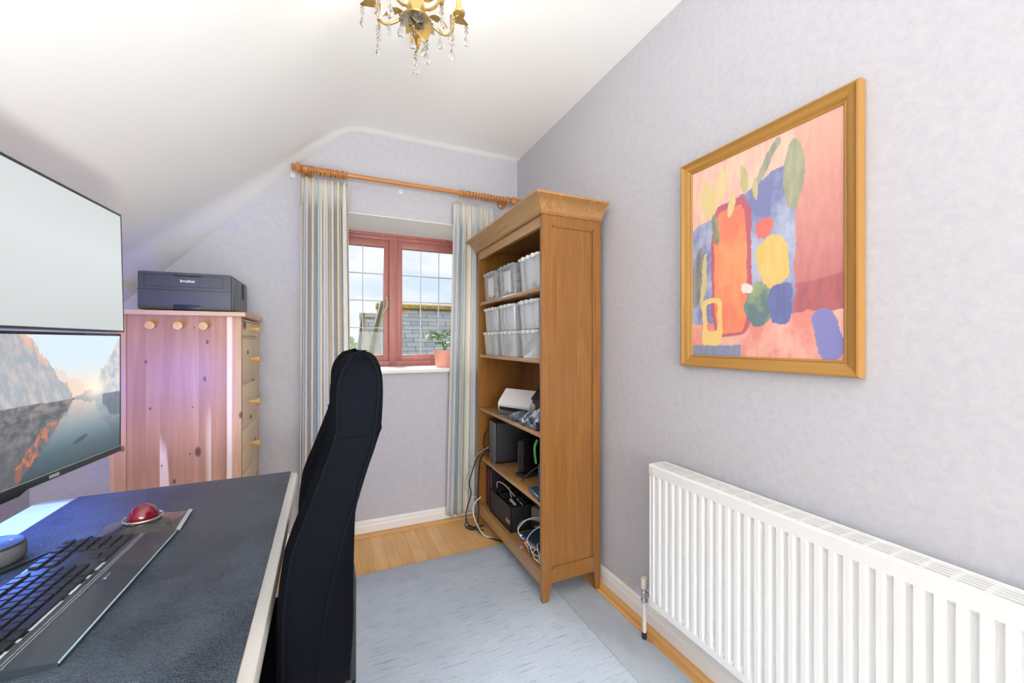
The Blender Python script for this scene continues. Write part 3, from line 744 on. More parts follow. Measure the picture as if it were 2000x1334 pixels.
b = MB(); b.box(1.0, 1.76, Z3 + .16, 1.10, 1.91, Z3 + .178, .004); b.done('cover', M_BLK2, dv)

# ------------------------------------------------------------------ shelf with the black routers
Z4 = .4395
def rounded(cx, cy, cz, sx, sy, sz, r, rz=0):
    b = MB(); b.box(-sx / 2, -sy / 2, -sz / 2, sx / 2, sy / 2, sz / 2)
    bmesh.ops.bevel(b.b, geom=b.b.edges[:], offset=r, segments=4, profile=.5, affect='EDGES')
    bmesh.ops.transform(b.b, matrix=Matrix.Translation((cx, cy, cz)) @ Matrix.Rotation(rz, 4, 'Z'), verts=b.b.verts[:]); return b
dk = thing('hard_drive_box', 'upright black drive enclosure with grey front edge, left on the shelf of black devices', 'drive', (.99, 2.21, Z4))
rounded(.985, 2.225, Z4 + .122, .215, .115, .238, .012, R(-5)).done('casing', M_BLK2, dk)
rounded(.873, 2.235, Z4 + .122, .012, .112, .236, .005, R(-5)).done('front_panel', mat('gunmetal', (.11, .12, .14), .35, .3), dk)
rt = thing('router', 'rounded black router standing upright beside the drive enclosure', 'router', (.98, 2.0, Z4))
rounded(1.0, 1.955, Z4 + .103, .20, .052, .178, .024, R(16)).done('casing', M_BLK, rt)
rounded(.990, 1.917, Z4 + .103, .17, .010, .150, .0045, R(16)).done('front_panel', mat('router_gloss', (.012, .012, .016), .18), rt)
rounded(.995, 1.945, Z4 + .008, .19, .085, .014, .006, R(16)).done('foot', M_BLK2, rt)
b = MB(); M_ = Matrix.Translation((1.035, 1.9235, Z4 + .062)) @ Matrix.Rotation(R(16), 4, 'Z'); b.box(-.010, -.0030, -.022, .010, 0, .022, .001, M_); b.done('badge', mat('silver_badge', (.55, .55, .56), .35, .6), rt)
bp_ = thing('black_pouch', 'black folded pouch standing at the right end of the device shelf', 'pouch', (.95, 1.61, Z4))
rounded(.93, 1.640, Z4 + .078, .13, .03, .150, .012, R(8)).done('body', mat('navy_vinyl', (.025, .04, .07), .3), bp_)
b = MB(); b.tube([(.862, 1.653, Z4 + .15), (.858, 1.66, Z4 + .22), (.870, 1.655, Z4 + .26)], .006, 6, smooth=4); b.done('strap', mat('green_webbing', (.05, .28, .07), .7), bp_)
tb = thing('flat_case', 'dark blue flat case lying at the right front of the device shelf', 'case', (.90, 1.65, Z4))
rounded(.885, 1.648, Z4 + .0125, .085, .130, .023, .008, R(-6)).done('body', mat('navy_vinyl2', (.03, .055, .10), .28), tb)

# ------------------------------------------------------------------ bottom shelf: books, tool box, switch
Z5 = .1325
for k, (y, c, h, w, lb) in enumerate(((2.355, (.018, .018, .02), .245, .016, 'black hardback book upright at the left end of the bottom shelf'), (2.332, (.35, .03, .06), .240, .012, 'black book with dark red spine, left of the two red spines, on the bottom shelf'), (2.309, (.018, .018, .02), .235, .018, 'black book between the two red-spined ones on the bottom shelf'), (2.287, (.40, .03, .07), .232, .012, 'black book with dark red spine nearest the black box on the bottom shelf'))):
    t = thing('book', lb, 'book', (.96, y, Z5), 0, 'books at the left of the bottom shelf')
    b = MB(); b.box(.885, y - w / 2, Z5 + .0005, 1.06, y - w / 2 + .002, Z5 + h); b.box(.885, y + w / 2 - .002, Z5 + .0005, 1.06, y + w / 2, Z5 + h); b.box(.883, y - w / 2, Z5 + .0005, .886, y + w / 2, Z5 + h, .001)
    b.done('cover', mat('book_cover', (.016, .016, .02), .45), t, smooth=False)
    b = MB(); b.box(.8815, y - w / 2 + .001, Z5 + .001, .883, y + w / 2 - .001, Z5 + h - .001); b.done('spine', mat('book_spine_%d' % (k % 2), c, .45), t, smooth=False)
    b = MB(); b.box(.887, y - w / 2 + .002, Z5 + .003, 1.055, y + w / 2 - .002, Z5 + h - .003); b.done('pages', mat('paper_pages', (.75, .70, .6), .9), t, smooth=False)
bx = thing('black_box', 'black cardboard box full of cables on the bottom shelf, gold letters on its front', 'box', (.98, 2.11, Z5))
b = MB(); x0, x1, y0, y1, z1 = .868, 1.10, 1.955, 2.270, Z5 + .135; t_ = .003
b.box(x0, y0, Z5 + .001, x1, y1, Z5 + .004); b.box(x0, y0, Z5 + .001, x0 + t_, y1, z1); b.box(x1 - t_, y0, Z5 + .001, x1, y1, z1); b.box(x0, y0, Z5 + .001, x1, y0 + t_, z1); b.box(x0, y1 - t_, Z5 + .001, x1, y1, z1)
b.done('carton', mat('black_card', (.022, .02, .022), .55, var=.5, vscale=25), bx, smooth=False)
lettering('ENS', .030, mat('gold_print', (.45, .34, .16), .5), bx, Matrix.Translation((x0 - .0006, 1.995, Z5 + .05)) @ Matrix.Rotation(R(-90), 4, 'Z') @ Matrix.Rotation(R(90), 4, 'X'), bold=True)
# cables in the box: bundle nobody can count, plus single leads
rnd = random.Random(21); b = MB()
for k in range(16):
    P = [(x0 + .02 + rnd.random() * .19, y0 + .02 + rnd.random() * .27, Z5 + .05 + rnd.random() * .12 * (1 if q % 2 else .6)) for q in range(8)]
    b.tube(P, rnd.choice((.003, .0035, .0045)), 6, True, smooth=5)
tag(b.done('cable_tangle', mat('black_cable', (.015, .015, .018), .4)), 'tangle of black cables spilling out of the black box', 'cables', kind='stuff')
def cable(lb, P, r, m, grp=None, n=7, name='cable'):
    b = MB(); b.tube(P, r, n, smooth=8); return tag(b.done(name, m), lb, 'cable', grp)
M_GC = mat('grey_cable', (.42, .42, .42), .4); M_WC = mat('white_cable', (.78, .76, .74), .35); M_BC = MATS['black_cable']; M_BLC = mat('lavender_cable', (.62, .62, .78), .35)
cable('grey cable arching out of the back of the black box', [(.90, 2.23, .285), (.89, 2.20, .325), (.90, 2.12, .335), (.93, 2.04, .29), (.96, 1.99, .25)], .0035, M_GC)
lead = thing('usb_lead', 'silver plug lead resting on top of the black box of cables', 'cable', (.93, 2.02, .28))
b = MB(); b.tube([(.92, 2.10, .325), (.91, 2.06, .31), (.905, 2.03, .292)], .003, 6, smooth=4); b.done('wire', M_GC, lead)
b = MB(); b.box(-.026, -.007, -.004, .026, .007, .004, .002, Matrix.Translation((.90, 2.00, .278)) @ Matrix.Rotation(R(-80), 4, 'Z') @ Matrix.Rotation(R(18), 4, 'Y')); b.done('plug', mat('silver_plug', (.7, .72, .75), .3, .5), lead)
ad_ = thing('power_adapter', 'grey block power adapter behind the leads on the bottom shelf', 'power adapter', (1.0, 1.86, .2))
rounded(1.005, 1.865, .250, .075, .085, .07, .008, R(20)).done('casing', mat('grey_adapter', (.16, .17, .21), .45), ad_)
b = MB(); b.box(.975, 1.83, Z5 + .001, 1.09, 1.93, .214, .004); tag(b.done('carton_small', mat('dark_card', (.03, .03, .035), .6)), 'small dark carton under the grey power adapter', 'carton')
sw = thing('network_switch', 'dark blue network switch with a lit blue light and many plugged leads', 'network switch', (.95, 1.80, Z5))
SWM = Matrix.Translation((.945, 1.775, Z5 + .030)) @ Matrix.Rotation(R(6), 4, 'Z')
b = MB(); b.box(-.06, -.085, -.016, .06, .085, .016, .004, SWM); b.done('casing', mat('switch_blue', (.022, .05, .085), .4), sw)
for k in range(8):
    b = MB(); b.box(-.0615, -.078 + k * .0175, -.009, -.057, -.064 + k * .0175, .006, 0, SWM); b.done('port', mat('port_silver', (.5, .5, .48), .35, .6), sw, smooth=False)
b = MB(); b.ball(SWM @ Vector((-.061, .079, .006)), .0035, 10); b.done('indicator_light', mat('blue_led', (.1, .3, 1), .3, emit=(.06, .22, 1), estr=14), sw)
rnd = random.Random(9)
wcols = [M_WC, M_BLC, M_WC, M_GC, mat('yellow_cable', (.75, .55, .06), .4), M_WC, mat('red_cable', (.5, .03, .03), .4), M_WC]
words_ = ['white', 'lavender', 'white', 'grey', 'yellow', 'white', 'red', 'white']
for k in range(8):
    p0 = SWM @ Vector((-.062, -.071 + k * .0175, -.001)); y = p0.y
    if k in (1, 7):
        P = [p0, (.872, y + .01, .165), (.862, y + .03, .20), (.90, y - .01, .262), (.97, y - .06, .27), (1.03, y - .10, .22)]
    elif k == 4: P = [p0, p0 + Vector((-.02, .0, 0)), (.870, y - .02, .150), (.873, y - .05, .143), (.90, y - .10, .139), (.95, y - .115, .139)]
    else:
        P = [p0, p0 + Vector((-.014, .002, 0)), (.864 + .003 * (k % 3), y - .01, .148 + .004 * (k % 3)), (.862 + .004 * (k % 3), y - .05, .141 + .003 * (k % 2)), (.885, y - .085 - .004 * k, .138), (.95, max(1.575, y - .10 - .005 * k), .138 + .004 * (k % 3))]
    P = [Vector(p) for p in P]
    cable('%s network lead plugged into the %s port of the switch' % (words_[k], ['nearest', 'second', 'third', 'fourth', 'fifth', 'sixth', 'seventh', 'farthest'][k]), P, .0024, wcols[k], 'leads of the network switch')
cable('long grey-white cable looping over the switch to the near bookcase side', [(.88, 1.86, .15), (.87, 1.87, .20), (.90, 1.84, .245), (.96, 1.76, .262), (1.04, 1.70, .23), (1.08, 1.64, .2)], .0026, M_GC)
cable('thin grey cable rising to the right above the network switch', [(.95, 1.84, .20), (.93, 1.76, .24), (.91, 1.68, .285), (.90, 1.60, .33), (.93, 1.575, .35)], .0024, M_GC)
cable('white coiled lead lying at the front of the bottom shelf', [(.868, 1.72, .143), (.862, 1.66, .142), (.875, 1.60, .142), (.93, 1.58, .144), (.96, 1.62, .143), (.93, 1.68, .146), (.885, 1.67, .148), (.88, 1.62, .15), (.92, 1.595, .152)], .0028, M_WC)
cable('white loop of cable beside the near side of the bookcase', [(.90, 1.70, .19), (.872, 1.66, .20), (.866, 1.62, .17), (.885, 1.59, .15), (.93, 1.585, .16)], .0026, M_BLC)
cable('black lead curling in front of the network switch', [(.90, 1.76, .15), (.866, 1.73, .155), (.862, 1.68, .145), (.89, 1.65, .15), (.93, 1.67, .155)], .003, M_BC)
cable('black cable looping against the left side of the device shelf', [(.90, 2.29, .62), (.87, 2.33, .60), (.86, 2.355, .53), (.875, 2.345, .475), (.92, 2.30, .48)], .004, M_BC)
cable('black cable crossing in front of the router', [(.90, 1.62, .60), (.875, 1.72, .535), (.87, 1.80, .475), (.89, 1.87, .447), (.93, 1.89, .445)], .0036, M_BC)
# leads hanging down outside, between the curtain and the bookcase
G = 'leads hanging beside the curtain'
cable('black lead hanging in waves down the curtain edge to the floor', [(.872, 2.30, .50), (.83, 2.34, .47), (.80, 2.37, .38), (.775, 2.38, .28), (.785, 2.38, .21), (.76, 2.385, .12), (.755, 2.38, .05), (.79, 2.37, .006), (.86, 2.36, .006)], .0036, M_BC, G)
cable('thin grey lead bowing out left of the black leads', [(.872, 2.30, .51), (.82, 2.345, .46), (.77, 2.37, .36), (.745, 2.38, .27), (.765, 2.385, .22), (.81, 2.375, .19), (.828, 2.37, .16)], .0026, M_GC, G)
cable('black lead dropping straight down the bookcase post', [(.88, 2.29, .50), (.835, 2.335, .44), (.826, 2.355, .30), (.824, 2.36, .17), (.826, 2.35, .10), (.80, 2.30, .03), (.83, 2.22, .006), (.90, 2.12, .006)], .0045, M_BC, G)
cable('white lead looping out and down to the floor under the bookcase', [(.832, 2.33, .20), (.80, 2.35, .16), (.79, 2.35, .10), (.80, 2.32, .05), (.815, 2.24, .012), (.86, 2.18, .006)], .0038, M_WC, G)
cable('black lead coiled on the floor at the far leg of the bookcase', [(.76, 2.385, .06), (.745, 2.37, .02), (.775, 2.34, .006), (.80, 2.35, .006), (.78, 2.385, .008), (.75, 2.36, .012), (.79, 2.33, .01), (.84, 2.30, .006)], .0036, M_BC, G)

# ------------------------------------------------------------------ pine chest of drawers (its panelled end faces the camera)
PINE = wood('pine_z', (.58, .32, .17), (.72, .46, .28), 'Z', rough=.42, scale=.8, plank=.046, sap=(.88, .74, .55), knots=7.5)
PINEP = wood('pine_panel', (.46, .22, .12), (.60, .34, .20), 'Z', rough=.42, scale=.8, plank=.043, sap=(.85, .68, .50), knots=9.5)
PINEX = wood('pine_x', (.68, .42, .25), (.80, .56, .37), 'X', rough=.42, scale=.8, plank=.055, plank_axis='Y', knots=5)
PINEY_LIT = wood('pine_y_lit', (.80, .60, .36), (.90, .74, .50), 'Y', rough=.42, scale=.8, knots=6.5)  # drawer-side pine, lightened: window light on that face is in the colour
KNOB = wood('pine_knob', (.70, .42, .14), (.80, .52, .20), 'Y', rough=.3)
CX0, CX1, CY0, CY1, CZ = -.797, -.363, 2.07, 2.52, 1.264
ch = thing('chest_of_drawers', 'tall pine chest of drawers beside the desk, with three pegs on its end', 'chest of drawers', (-.58, 2.3, 0))
b = MB(); b.box(-.812, 2.052, CZ, -.345, CY1 + .01, CZ + .020, .005); b.done('top', PINEX, ch)
def end_(ya, yb, nm='end_panel'):
    b = MB(); b.box(CX0, ya, 0, CX0 + .050, yb, CZ, .003); b.box(CX1 - .056, ya, 0, CX1, yb, CZ, .003)
    b.done('post', PINE, ch); 
    b = MB(); b.box(CX0 + .045, ya + .010, .08, CX1 - .05, yb - .004, CZ); b.done(nm, PINEP, ch, smooth=False)
end_(CY0, CY0 + .026); end_(CY1 - .026, CY1)
b = MB(); b.box(CX0, CY0 + .026, .06, CX0 + .008, CY1 - .026, CZ); b.done('back_panel', PINEY_LIT, ch, smooth=False)
dz = [1.254, 1.176, .968, .766, .560, .330, .09]
b = MB(); b.box(CX1 - .05, CY0 + .026, .05, CX1 - .030, CY1 - .026, CZ)
for z in dz: b.box(CX1 - .03, CY0 + .026, z - .005, CX1 - .006, CY1 - .026, z + .005)
b.done('carcass', PINEY_LIT, ch, smooth=False)
for za, zb in zip(dz, dz[1:]):
    b = MB(); b.box(CX1 - .028, CY0 + .030, zb + .0065, CX1 - .002, CY1 - .030, za - .0065, .003); d = b.done('drawer', PINEY_LIT, ch)
    kz_ = (za + zb) / 2; b = MB(); b.lathe([(.0075, -.004), (.0075, .008), (.0115, .020), (.0150, .034), (.0145, .038), (.0, .0395)], (CX1, 2.292, kz_), 18, 'X'); b.done('knob', KNOB, d)
for x in (-.663, -.574, -.490):
    b = MB(); b.lathe([(.0085, .002), (.0085, -.012), (.012, -.024), (.0158, -.040), (.0155, -.045), (.0, -.0465)], (x, CY0 + .010, 1.221), 18, 'Y'); b.done('peg', KNOB, ch)

# ------------------------------------------------------------------ printer
PZ0, PZ1 = 1.2855, 1.447
M_PR = mat('printer_grey', (.075, .08, .10), .45, bump=.1, bscale=500); M_PRS = mat('printer_side', (.11, .125, .15), .4)
M_LN = mat('seam_dark', (.02, .022, .03), .7)
pn = thing('printer', 'dark grey laser printer standing on the pine chest of drawers', 'printer', (-.57, 2.25, 1.284))
b = MB(); b.box(-.724, 2.10, PZ0 + .004, -.405, 2.445, PZ1, .009); b.done('body', M_PR, pn)
b = MB(); b.box(-.68, 2.15, PZ1 - .001, -.45, 2.40, PZ1 + .004, .003); b.done('output_tray', M_PRS, pn)
b = MB(); b.box(-.408, 2.115, PZ0 + .012, -.402, 2.435, PZ1 - .012, .003)
for y in (2.16, 2.20): b.box(-.4025, y, PZ0 + .012, -.4005, y + .006, PZ1 - .02)
b.done('side_cover', M_PRS, pn)
b = MB()
for k in range(9): b.box(-.4015, 2.30, PZ0 + .075 + k * .0085, -.3995, 2.352, PZ0 + .079 + k * .0085)
b.done('vent', M_LN, pn, smooth=False)
b = MB(); y = 2.0992; e = .0012   # seams of the flap and the paper drawer
zf1, zf0 = 1.434, 1.386
for (x0, x1, z0, z1) in ((-.702, -.434, zf1, zf1 + e), (-.702, -.434, zf0, zf0 + e), (-.702, -.7008, zf0, zf1), (-.4352, -.434, zf0, zf1), (-.723, -.408, 1.371, 1.371 + e * 1.3)): b.box(x0, y, z0, x1, y + .003, z1)
b.box(-.607, y - .0004, zf1 - .0045, -.512, y + .004, zf1 + .0015)
b.done('flap_seam', M_LN, pn, smooth=False)
b = MB(); b.box(-.607, 2.0988, PZ0 + .0045, -.514, 2.103, PZ0 + .027, .002); b.done('drawer_grip', mat('grip_blue_black', (.015, .022, .06), .3), pn)
lettering('brother', .0165, mat('white_print', (.85, .85, .88), .5), pn, Matrix.Translation((-.558, 2.0988, 1.4105)) @ Matrix.Rotation(R(90), 4, 'X'), bold=True)
for x in (-.70, -.43):
    for y in (2.13, 2.41):
        b = MB(); b.lathe([(.010, 0), (.010, .006)], (x, y, 1.2842), 12); b.done('foot', M_LN, pn)

# ------------------------------------------------------------------ desk with leather mat
DZ = .740
M_DESK = mat('desk_white', (.66, .64, .60), .22, coat=.3)
dsk = thing('desk', 'grey-white desk with rounded edge carrying the monitors and keyboard', 'desk', (-.40, .55, 0), 0)
DM = Matrix.Translation((-.10, 1.462, 0)) @ Matrix.Rotation(R(.9), 4, 'Z')     # origin at the far right corner
def DL(x, y, z=0): return DM @ Vector((x, y, z))
b = MB(); n = 8; r_ = .022; hh = .030
pts = []
w_, l_ = .605, 2.1
for (cx, cy, a0) in ((-r_, -r_, 0), (-w_ + r_, -r_, 90), (-w_ + r_, -l_ + r_, 180), (-r_, -l_ + r_, 270)):
    for q in range(6): a = R(a0 + q * 18); pts.append((cx + r_ * cos(a), cy + r_ * sin(a)))
pr2 = [(-.006, DZ - hh), (-.001, DZ - hh + .004), (0, DZ - hh + .010), (0, DZ - .008), (-.003, DZ - .002), (-.009, DZ)]
cxm, cym = -w_ / 2, -l_ / 2
rings = []
for o, z in pr2:
    rings.append([b.b.verts.new(DM @ Vector((x + o * (1 if x > cxm else -1), y + o * (1 if y > cym else -1), z))) for x, y in pts])
b.skin(rings); b.done('desk_top', M_DESK, dsk)
M_LEG = mat('desk_leg_grey', (.5, .5, .5), .4, .3)
for y in (-.25, -1.85):
    b = MB(); b.box(-.34, y - .04, .02, -.27, y + .04, DZ - hh - .002, .006, DM); b.done('leg', M_LEG, dsk)
    b = MB(); b.box(-.58, y - .035, .0095, -.03, y + .035, .035, .008, DM); b.done('foot', M_LEG, dsk)
b = MB(); b.box(-.32, -1.8, DZ - hh - .045, -.29, -.3, DZ - hh - .001, .003, DM); b.done('cross_beam', M_LEG, dsk)
def leather():
    m = mat('dark_leather', (.022, .027, .036), .40, spec=.6)
    nt = m.node_tree; b = nt.nodes['Principled BSDF']
    t = N(nt, 'ShaderNodeTexCoord'); v = N(nt, 'ShaderNodeTexVoronoi', feature='DISTANCE_TO_EDGE'); v.inputs['Scale'].default_value = 300
    n0 = N(nt, 'ShaderNodeTexNoise'); n0.inputs['Scale'].default_value = 90; nt.links.new(t.outputs['Object'], n0.inputs['Vector'])
    nt.links.new(t.outputs['Object'], v.inputs['Vector'])
    bp = N(nt, 'ShaderNodeBump'); bp.inputs['Strength'].default_value = .8; bp.inputs['Distance'].default_value = .0045
    ad = N(nt, 'ShaderNodeMath', operation='ADD'); nt.links.new(v.outputs['Distance'], ad.inputs[0]); nt.links.new(n0.outputs[0], ad.inputs[1])
    nt.links.new(ad.outputs[0], bp.inputs['Height']); nt.links.new(bp.outputs[0], b.inputs['Normal'])
    n = N(nt, 'ShaderNodeTexNoise'); n.inputs['Scale'].default_value = 7; n.inputs['Detail'].default_value = 6; nt.links.new(t.outputs['Object'], n.inputs['Vector'])
    nt.links.new(ramp(nt, n.outputs[0], [(.35, (.28,) * 3), (.7, (.46,) * 3)]), b.inputs['Roughness'])
    nt.links.new(ramp(nt, n.outputs[0], [(.4, (.034, .056, .082)), (.72, (.095, .130, .170))]), b.inputs['Base Color'])
    return m
dm = thing('desk_mat', 'large black leather mat covering the desk top', 'desk mat', (-.37, .6, DZ))
b = MB(); b.box(-.520, -2.0, DZ, -.0215, -.004, DZ + .0025, .0008, DM); b.done('mat', leather(), dm)
MZ = DZ + .0027
# paper lying behind the mat on the white desk top
pp2 = thing('paper', 'sheet of white paper lying on the desk behind the round speaker', 'paper', (-.66, 1.2, DZ))
b = MB(); b.box(-.596, -.33, DZ + .0002, -.524, -.03, DZ + .001, 0, DM); b.done('sheet', mat('white_paper', (.85, .86, .88), .8), pp2, smooth=False)

# ------------------------------------------------------------------ keyboard
KM = Matrix.Translation((-.318, .700, MZ)) @ Matrix.Rotation(R(-1.6), 4, 'Z')   # origin: near corner of the wrist rest; +Y away, -X to the back
kb = thing('keyboard', 'slim black keyboard with wide wrist rest on the leather mat', 'keyboard', (-.40, .9, MZ))
M_KB = mat('keyboard_black', (.035, .045, .06), .35, coat=.3); M_KEY = mat('key_black', (.018, .019, .022), .32); M_KT = mat('key_gloss_edge', (.25, .42, .5), .12, .3)
KL = .385
b = MB(); b.prism([(-.176, .000), (-.176, .017), (-.172, .0185), (-.064, .0125), (-.060, .0115), (-.054, .0110), (-.002, .0065), (0, .004), (0, 0)], 'Y', 0, KL); bmesh.ops.transform(b.b, matrix=KM, verts=b.b.verts[:]); b.done('body', M_KB, kb)
b = MB(); b.box(-.0025, .001, .0040, .0005, KL - .001, .0062, .0008, KM); b.done('front_edge', mat('cyan_edge', (.45, .62, .66), .15, .2), kb)
b = MB(); b.box(-.0585, .004, .0112, -.0570, KL - .004, .0126, 0, KM); b.box(-.0545, .004, .0107, -.0530, KL - .004, .0120, 0, KM); b.done('wrist_rest_line', mat('silver_line', (.55, .62, .68), .2, .6), kb, smooth=False)
for a_, c_ in ((.012, .030), (.033, .052), (.055, .115), (.150, .172), (.175, .197), (.2, .222)):
    b = MB(); b.box(-.0700, a_ * 1.1, .0128, -.0655, c_ * 1.1 + .02, .0142, .0004, KM); b.done('key_glint', mat('glint_white', (.82, .84, .86), .12, .4), kb)  # white strips stand for reflections along the front key row
b = MB(); b.prism([(-.176, .017), (-.1735, .0192), (-.1725, .0192), (-.1715, .0184)], 'Y', .002, KL - .002); bmesh.ops.transform(b.b, matrix=KM, verts=b.b.verts[:]); b.done('back_edge', mat('silver_line2', (.7, .75, .8), .2, .6), kb)
b = MB(); b.box(-.045, .205, .0092, -.041, .211, .0105, .0005, KM); b.box(-.0445, .214, .0091, -.0425, .226, .0102, 0, KM); b.done('logo', mat('silver_line', (.55, .62, .68), .2, .6), kb, smooth=False)
pitch = .0172; keys = []
rows = []
def keyz(x): return .0125 + (-x - .064) * .006 / .108
def place(r, off, w):      # r = row from the front (0) ; off = distance from the near (left-hand) end in key units
    keys.append((r, off, w))
# rows from the front: bottom, zxcv, asdf, qwerty, numbers, function
for w, lst in ((0, [1.25, 1.25, 1.25, 5.5, 1.25, 1.25, 1.25]), (1, [2.0] + [1] * 10 + [2.5]), (2, [1.75] + [1] * 11 + [1.75]), (3, [1.5] + [1] * 12 + [1]), (4, [1] * 13 + [1.5]), (5, [1] * 14)):
    o = 0
    for k in lst: place(w, o, k); o += k
N0 = 14.9
place(0, N0, 1); place(0, N0 + 1, 1); place(0, N0 + 2, 1); place(1, N0 + 1, 1)
for k in range(3): place(4, N0 + k, 1); place(5, N0 + k, 1)
N1 = 18.2
place(0, N1, 2); place(0, N1 + 2, 1)
for r in (1, 2, 3, 4):
    for k in range(3): place(r, N1 + k, 1)
for k in range(3): place(5, N1 + k, 1)
protos = {}
for (r, o, w) in keys:
    if w not in protos:
        b = MB(); hw = w * pitch / 2 - .0011; hd = .0074
        b.skin([[b.b.verts.new(p) for p in ((-hd, -hw, 0), (hd, -hw, 0), (hd, hw, 0), (-hd, hw, 0))], [b.b.verts.new(p) for p in ((-hd + .0012, -hw + .0012, .0034), (hd - .0012, -hw + .0012, .0030), (hd - .0012, hw - .0012, .0030), (-hd + .0012, hw - .0012, .0034))]])
        ko = b.done('key', M_KEY, kb, smooth=False); protos[w] = ko.data; o1 = ko
    else:
        o1 = bpy.data.objects.new('key', protos[w]); COL.objects.link(o1); o1.parent = kb
    x = -.0765 - r * .0172 - (.003 if r == 5 else 0); y = .014 + (o + w / 2) * pitch
    # local placement inside the keyboard
    o1.matrix_parent_inverse = world_of(kb).inverted()
    m = KM @ Matrix.Translation((x, y, keyz(x) + .0003)) @ Matrix.Rotation(R(-3), 4, 'Y')
    o1.location = m.to_translation(); o1.rotation_euler = m.to_euler()

# ------------------------------------------------------------------ trackball
tk = thing('trackball', 'black trackball mouse with a dark red ball at the end of the keyboard', 'trackball', (-.385, 1.15, MZ))
M_TB = mat('trackball_body', (.045, .042, .042), .22, coat=.5)
TM = Matrix.Translation((-.385, 1.148, MZ)) @ Matrix.Rotation(R(4), 4, 'Z')
b = MB()
def tbf(u, v):
    x = (u - .5) * .150; y = (v - .5) * .118
    e = min(1, 9 * min(u, 1 - u)) * min(1, 7 * min(v, 1 - v))
    h = .006 + .020 * math.exp(-((x + .0) / .045) ** 2 - ((y) / .05) ** 2)
    return tuple(TM @ Vector((x, y, .001 + h * (.35 + .65 * e ** .5))))
b.quadgrid(tbf, 30, 26); b.box(-.0745, -.0585, 0.0003, .0745, .0585, .004, .001, TM); b.done('body', M_TB, tk, ang=60)
b = MB(); c0 = TM @ Vector((0, 0, .024)); b.tube([c0 + Vector((.0335 * cos(2 * pi * k / 28), .0335 * sin(2 * pi * k / 28), 0)) for k in range(28)], .0022, 6, True); b.done('bezel_ring', mat('coppery_ring', (.62, .50, .42), .2, .7), tk)
b = MB(); b.ball(TM @ Vector((0, 0, .0265)), .0265, 32); b.done('ball', mat('red_ball', (.20, .008, .025), .12, coat=.8), tk)
b = MB(); b.prism([(.069, .0035), (.0760, .0025), (.0775, .0050), (.070, .0075)], 'Y', -.060, .058); bmesh.ops.transform(b.b, matrix=TM, verts=b.b.verts[:]); b.done('side_key', mat('silver_key', (.60, .66, .68), .18, .5), tk)
b = MB(); b.box(-.076, -.0605, .0015, -.030, -.0585, .0060, .001, TM); b.done('front_key', mat('amber_edge', (.65, .45, .25), .3, .3), tk)
cable('thin black lead running from the trackball across the mat', [(-.462, 1.132, MZ + .003), (-.49, 1.10, MZ + .003), (-.53, 1.035, MZ + .003), (-.56, .96, MZ + .003), (-.58, .88, MZ + .003)], .0021, M_BC)
cable('thin black lead coming off the back of the keyboard', [(-.492, .955, MZ + .004), (-.515, .955, MZ + .003), (-.54, .94, MZ + .003), (-.58, .90, MZ + .0075), (-.60, .84, MZ + .003)], .0019, M_BC)
cable('curled dark lead on the mat at the left edge of the picture', [(-.60, .86, MZ + .003), (-.555, .885, MZ + .003), (-.535, .90, MZ + .003), (-.533, .88, MZ + .003), (-.55, .84, MZ + .003), (-.60, .78, MZ + .003)], .0028, mat('navy_cable', (.02, .03, .07), .35))
st_ = thing('pencil', 'wooden pencil lying behind the keyboard', 'pencil', (-.51, .87, MZ))
b = MB(); b.tube([(-.500, .940, MZ + .0036), (-.5225, .80, MZ + .0036)], .0034, 6); b.done('shaft', wood('pencil_wood', (.62, .36, .12), (.70, .42, .16), 'Y', rough=.4), st_, smooth=False)
b = MB(); b.tube([(-.500, .940, MZ + .0036), (-.4975, .956, MZ + .0036)], [.0034, .0006], 8); b.done('tip', wood('pencil_wood', (.62, .36, .12), (.70, .42, .16), 'Y', rough=.4), st_)

# ------------------------------------------------------------------ round speaker
spk = thing('smart_speaker', 'round fabric-sided speaker puck on the desk at the left edge of the picture', 'speaker', (-.585, 1.075, MZ))
b = MB(); c = (-.585, 1.077, MZ)
b.lathe([(.043, .0002), (.046, .004), (.0475, .012), (.0475, .026), (.046, .0305)], c, 48); b.done('fabric_side', mat('grey_fabric', (.15, .15, .155), .9, var=.5, vscale=500, bump=.5, bscale=900), spk)
b = MB(); b.lathe([(.046, .0305), (.0455, .033), (.044, .0345), (.0425, .0335), (.0, .0335)], c, 48); b.done('top', mat('speaker_top', (.03, .035, .05), .35), spk)
for a in (40, 130, 220, 310):
    b = MB(); b.lathe([(.003, .0335), (.003, .0342)], (c[0] + .028 * cos(R(a)), c[1] + .028 * sin(R(a)), c[2]), 10); b.done('button', mat('button_grey', (.5, .5, .52), .5), spk)

# ------------------------------------------------------------------ monitors
def paint_mesh(name, nu, nv, P, colf, m, par):
    """grid in the plane of the picture; colf(u, v) gives its colour at that spot (u right, v up)"""
    bm = bmesh.new(); V = [[bm.verts.new(P(i / nu, j / nv)) for j in range(nv + 1)] for i in range(nu + 1)]
    for i in range(nu):
        for j in range(nv): bm.faces.new((V[i][j], V[i + 1][j], V[i + 1][j + 1], V[i][j + 1]))
    me = bpy.data.meshes.new(name); bm.to_mesh(me); bm.free()
    at = me.color_attributes.new('picture', 'FLOAT_COLOR', 'POINT'); k = 0; buf = []
    for i in range(nu + 1):
        for j in range(nv + 1): c = colf(i / nu, j / nv); buf += [c[0], c[1], c[2], 1]
    at.data.foreach_set('color', buf); me.materials.append(m)
    return link(name, me, par)
def lin(c): return tuple(((x / 255 + .055) / 1.055) ** 2.4 if x > 10 else x / 255 / 12.92 for x in c)
def mixv(a, b, t): t = max(0, min(1, t)); return tuple(x + (y - x) * t for x, y in zip(a, b))
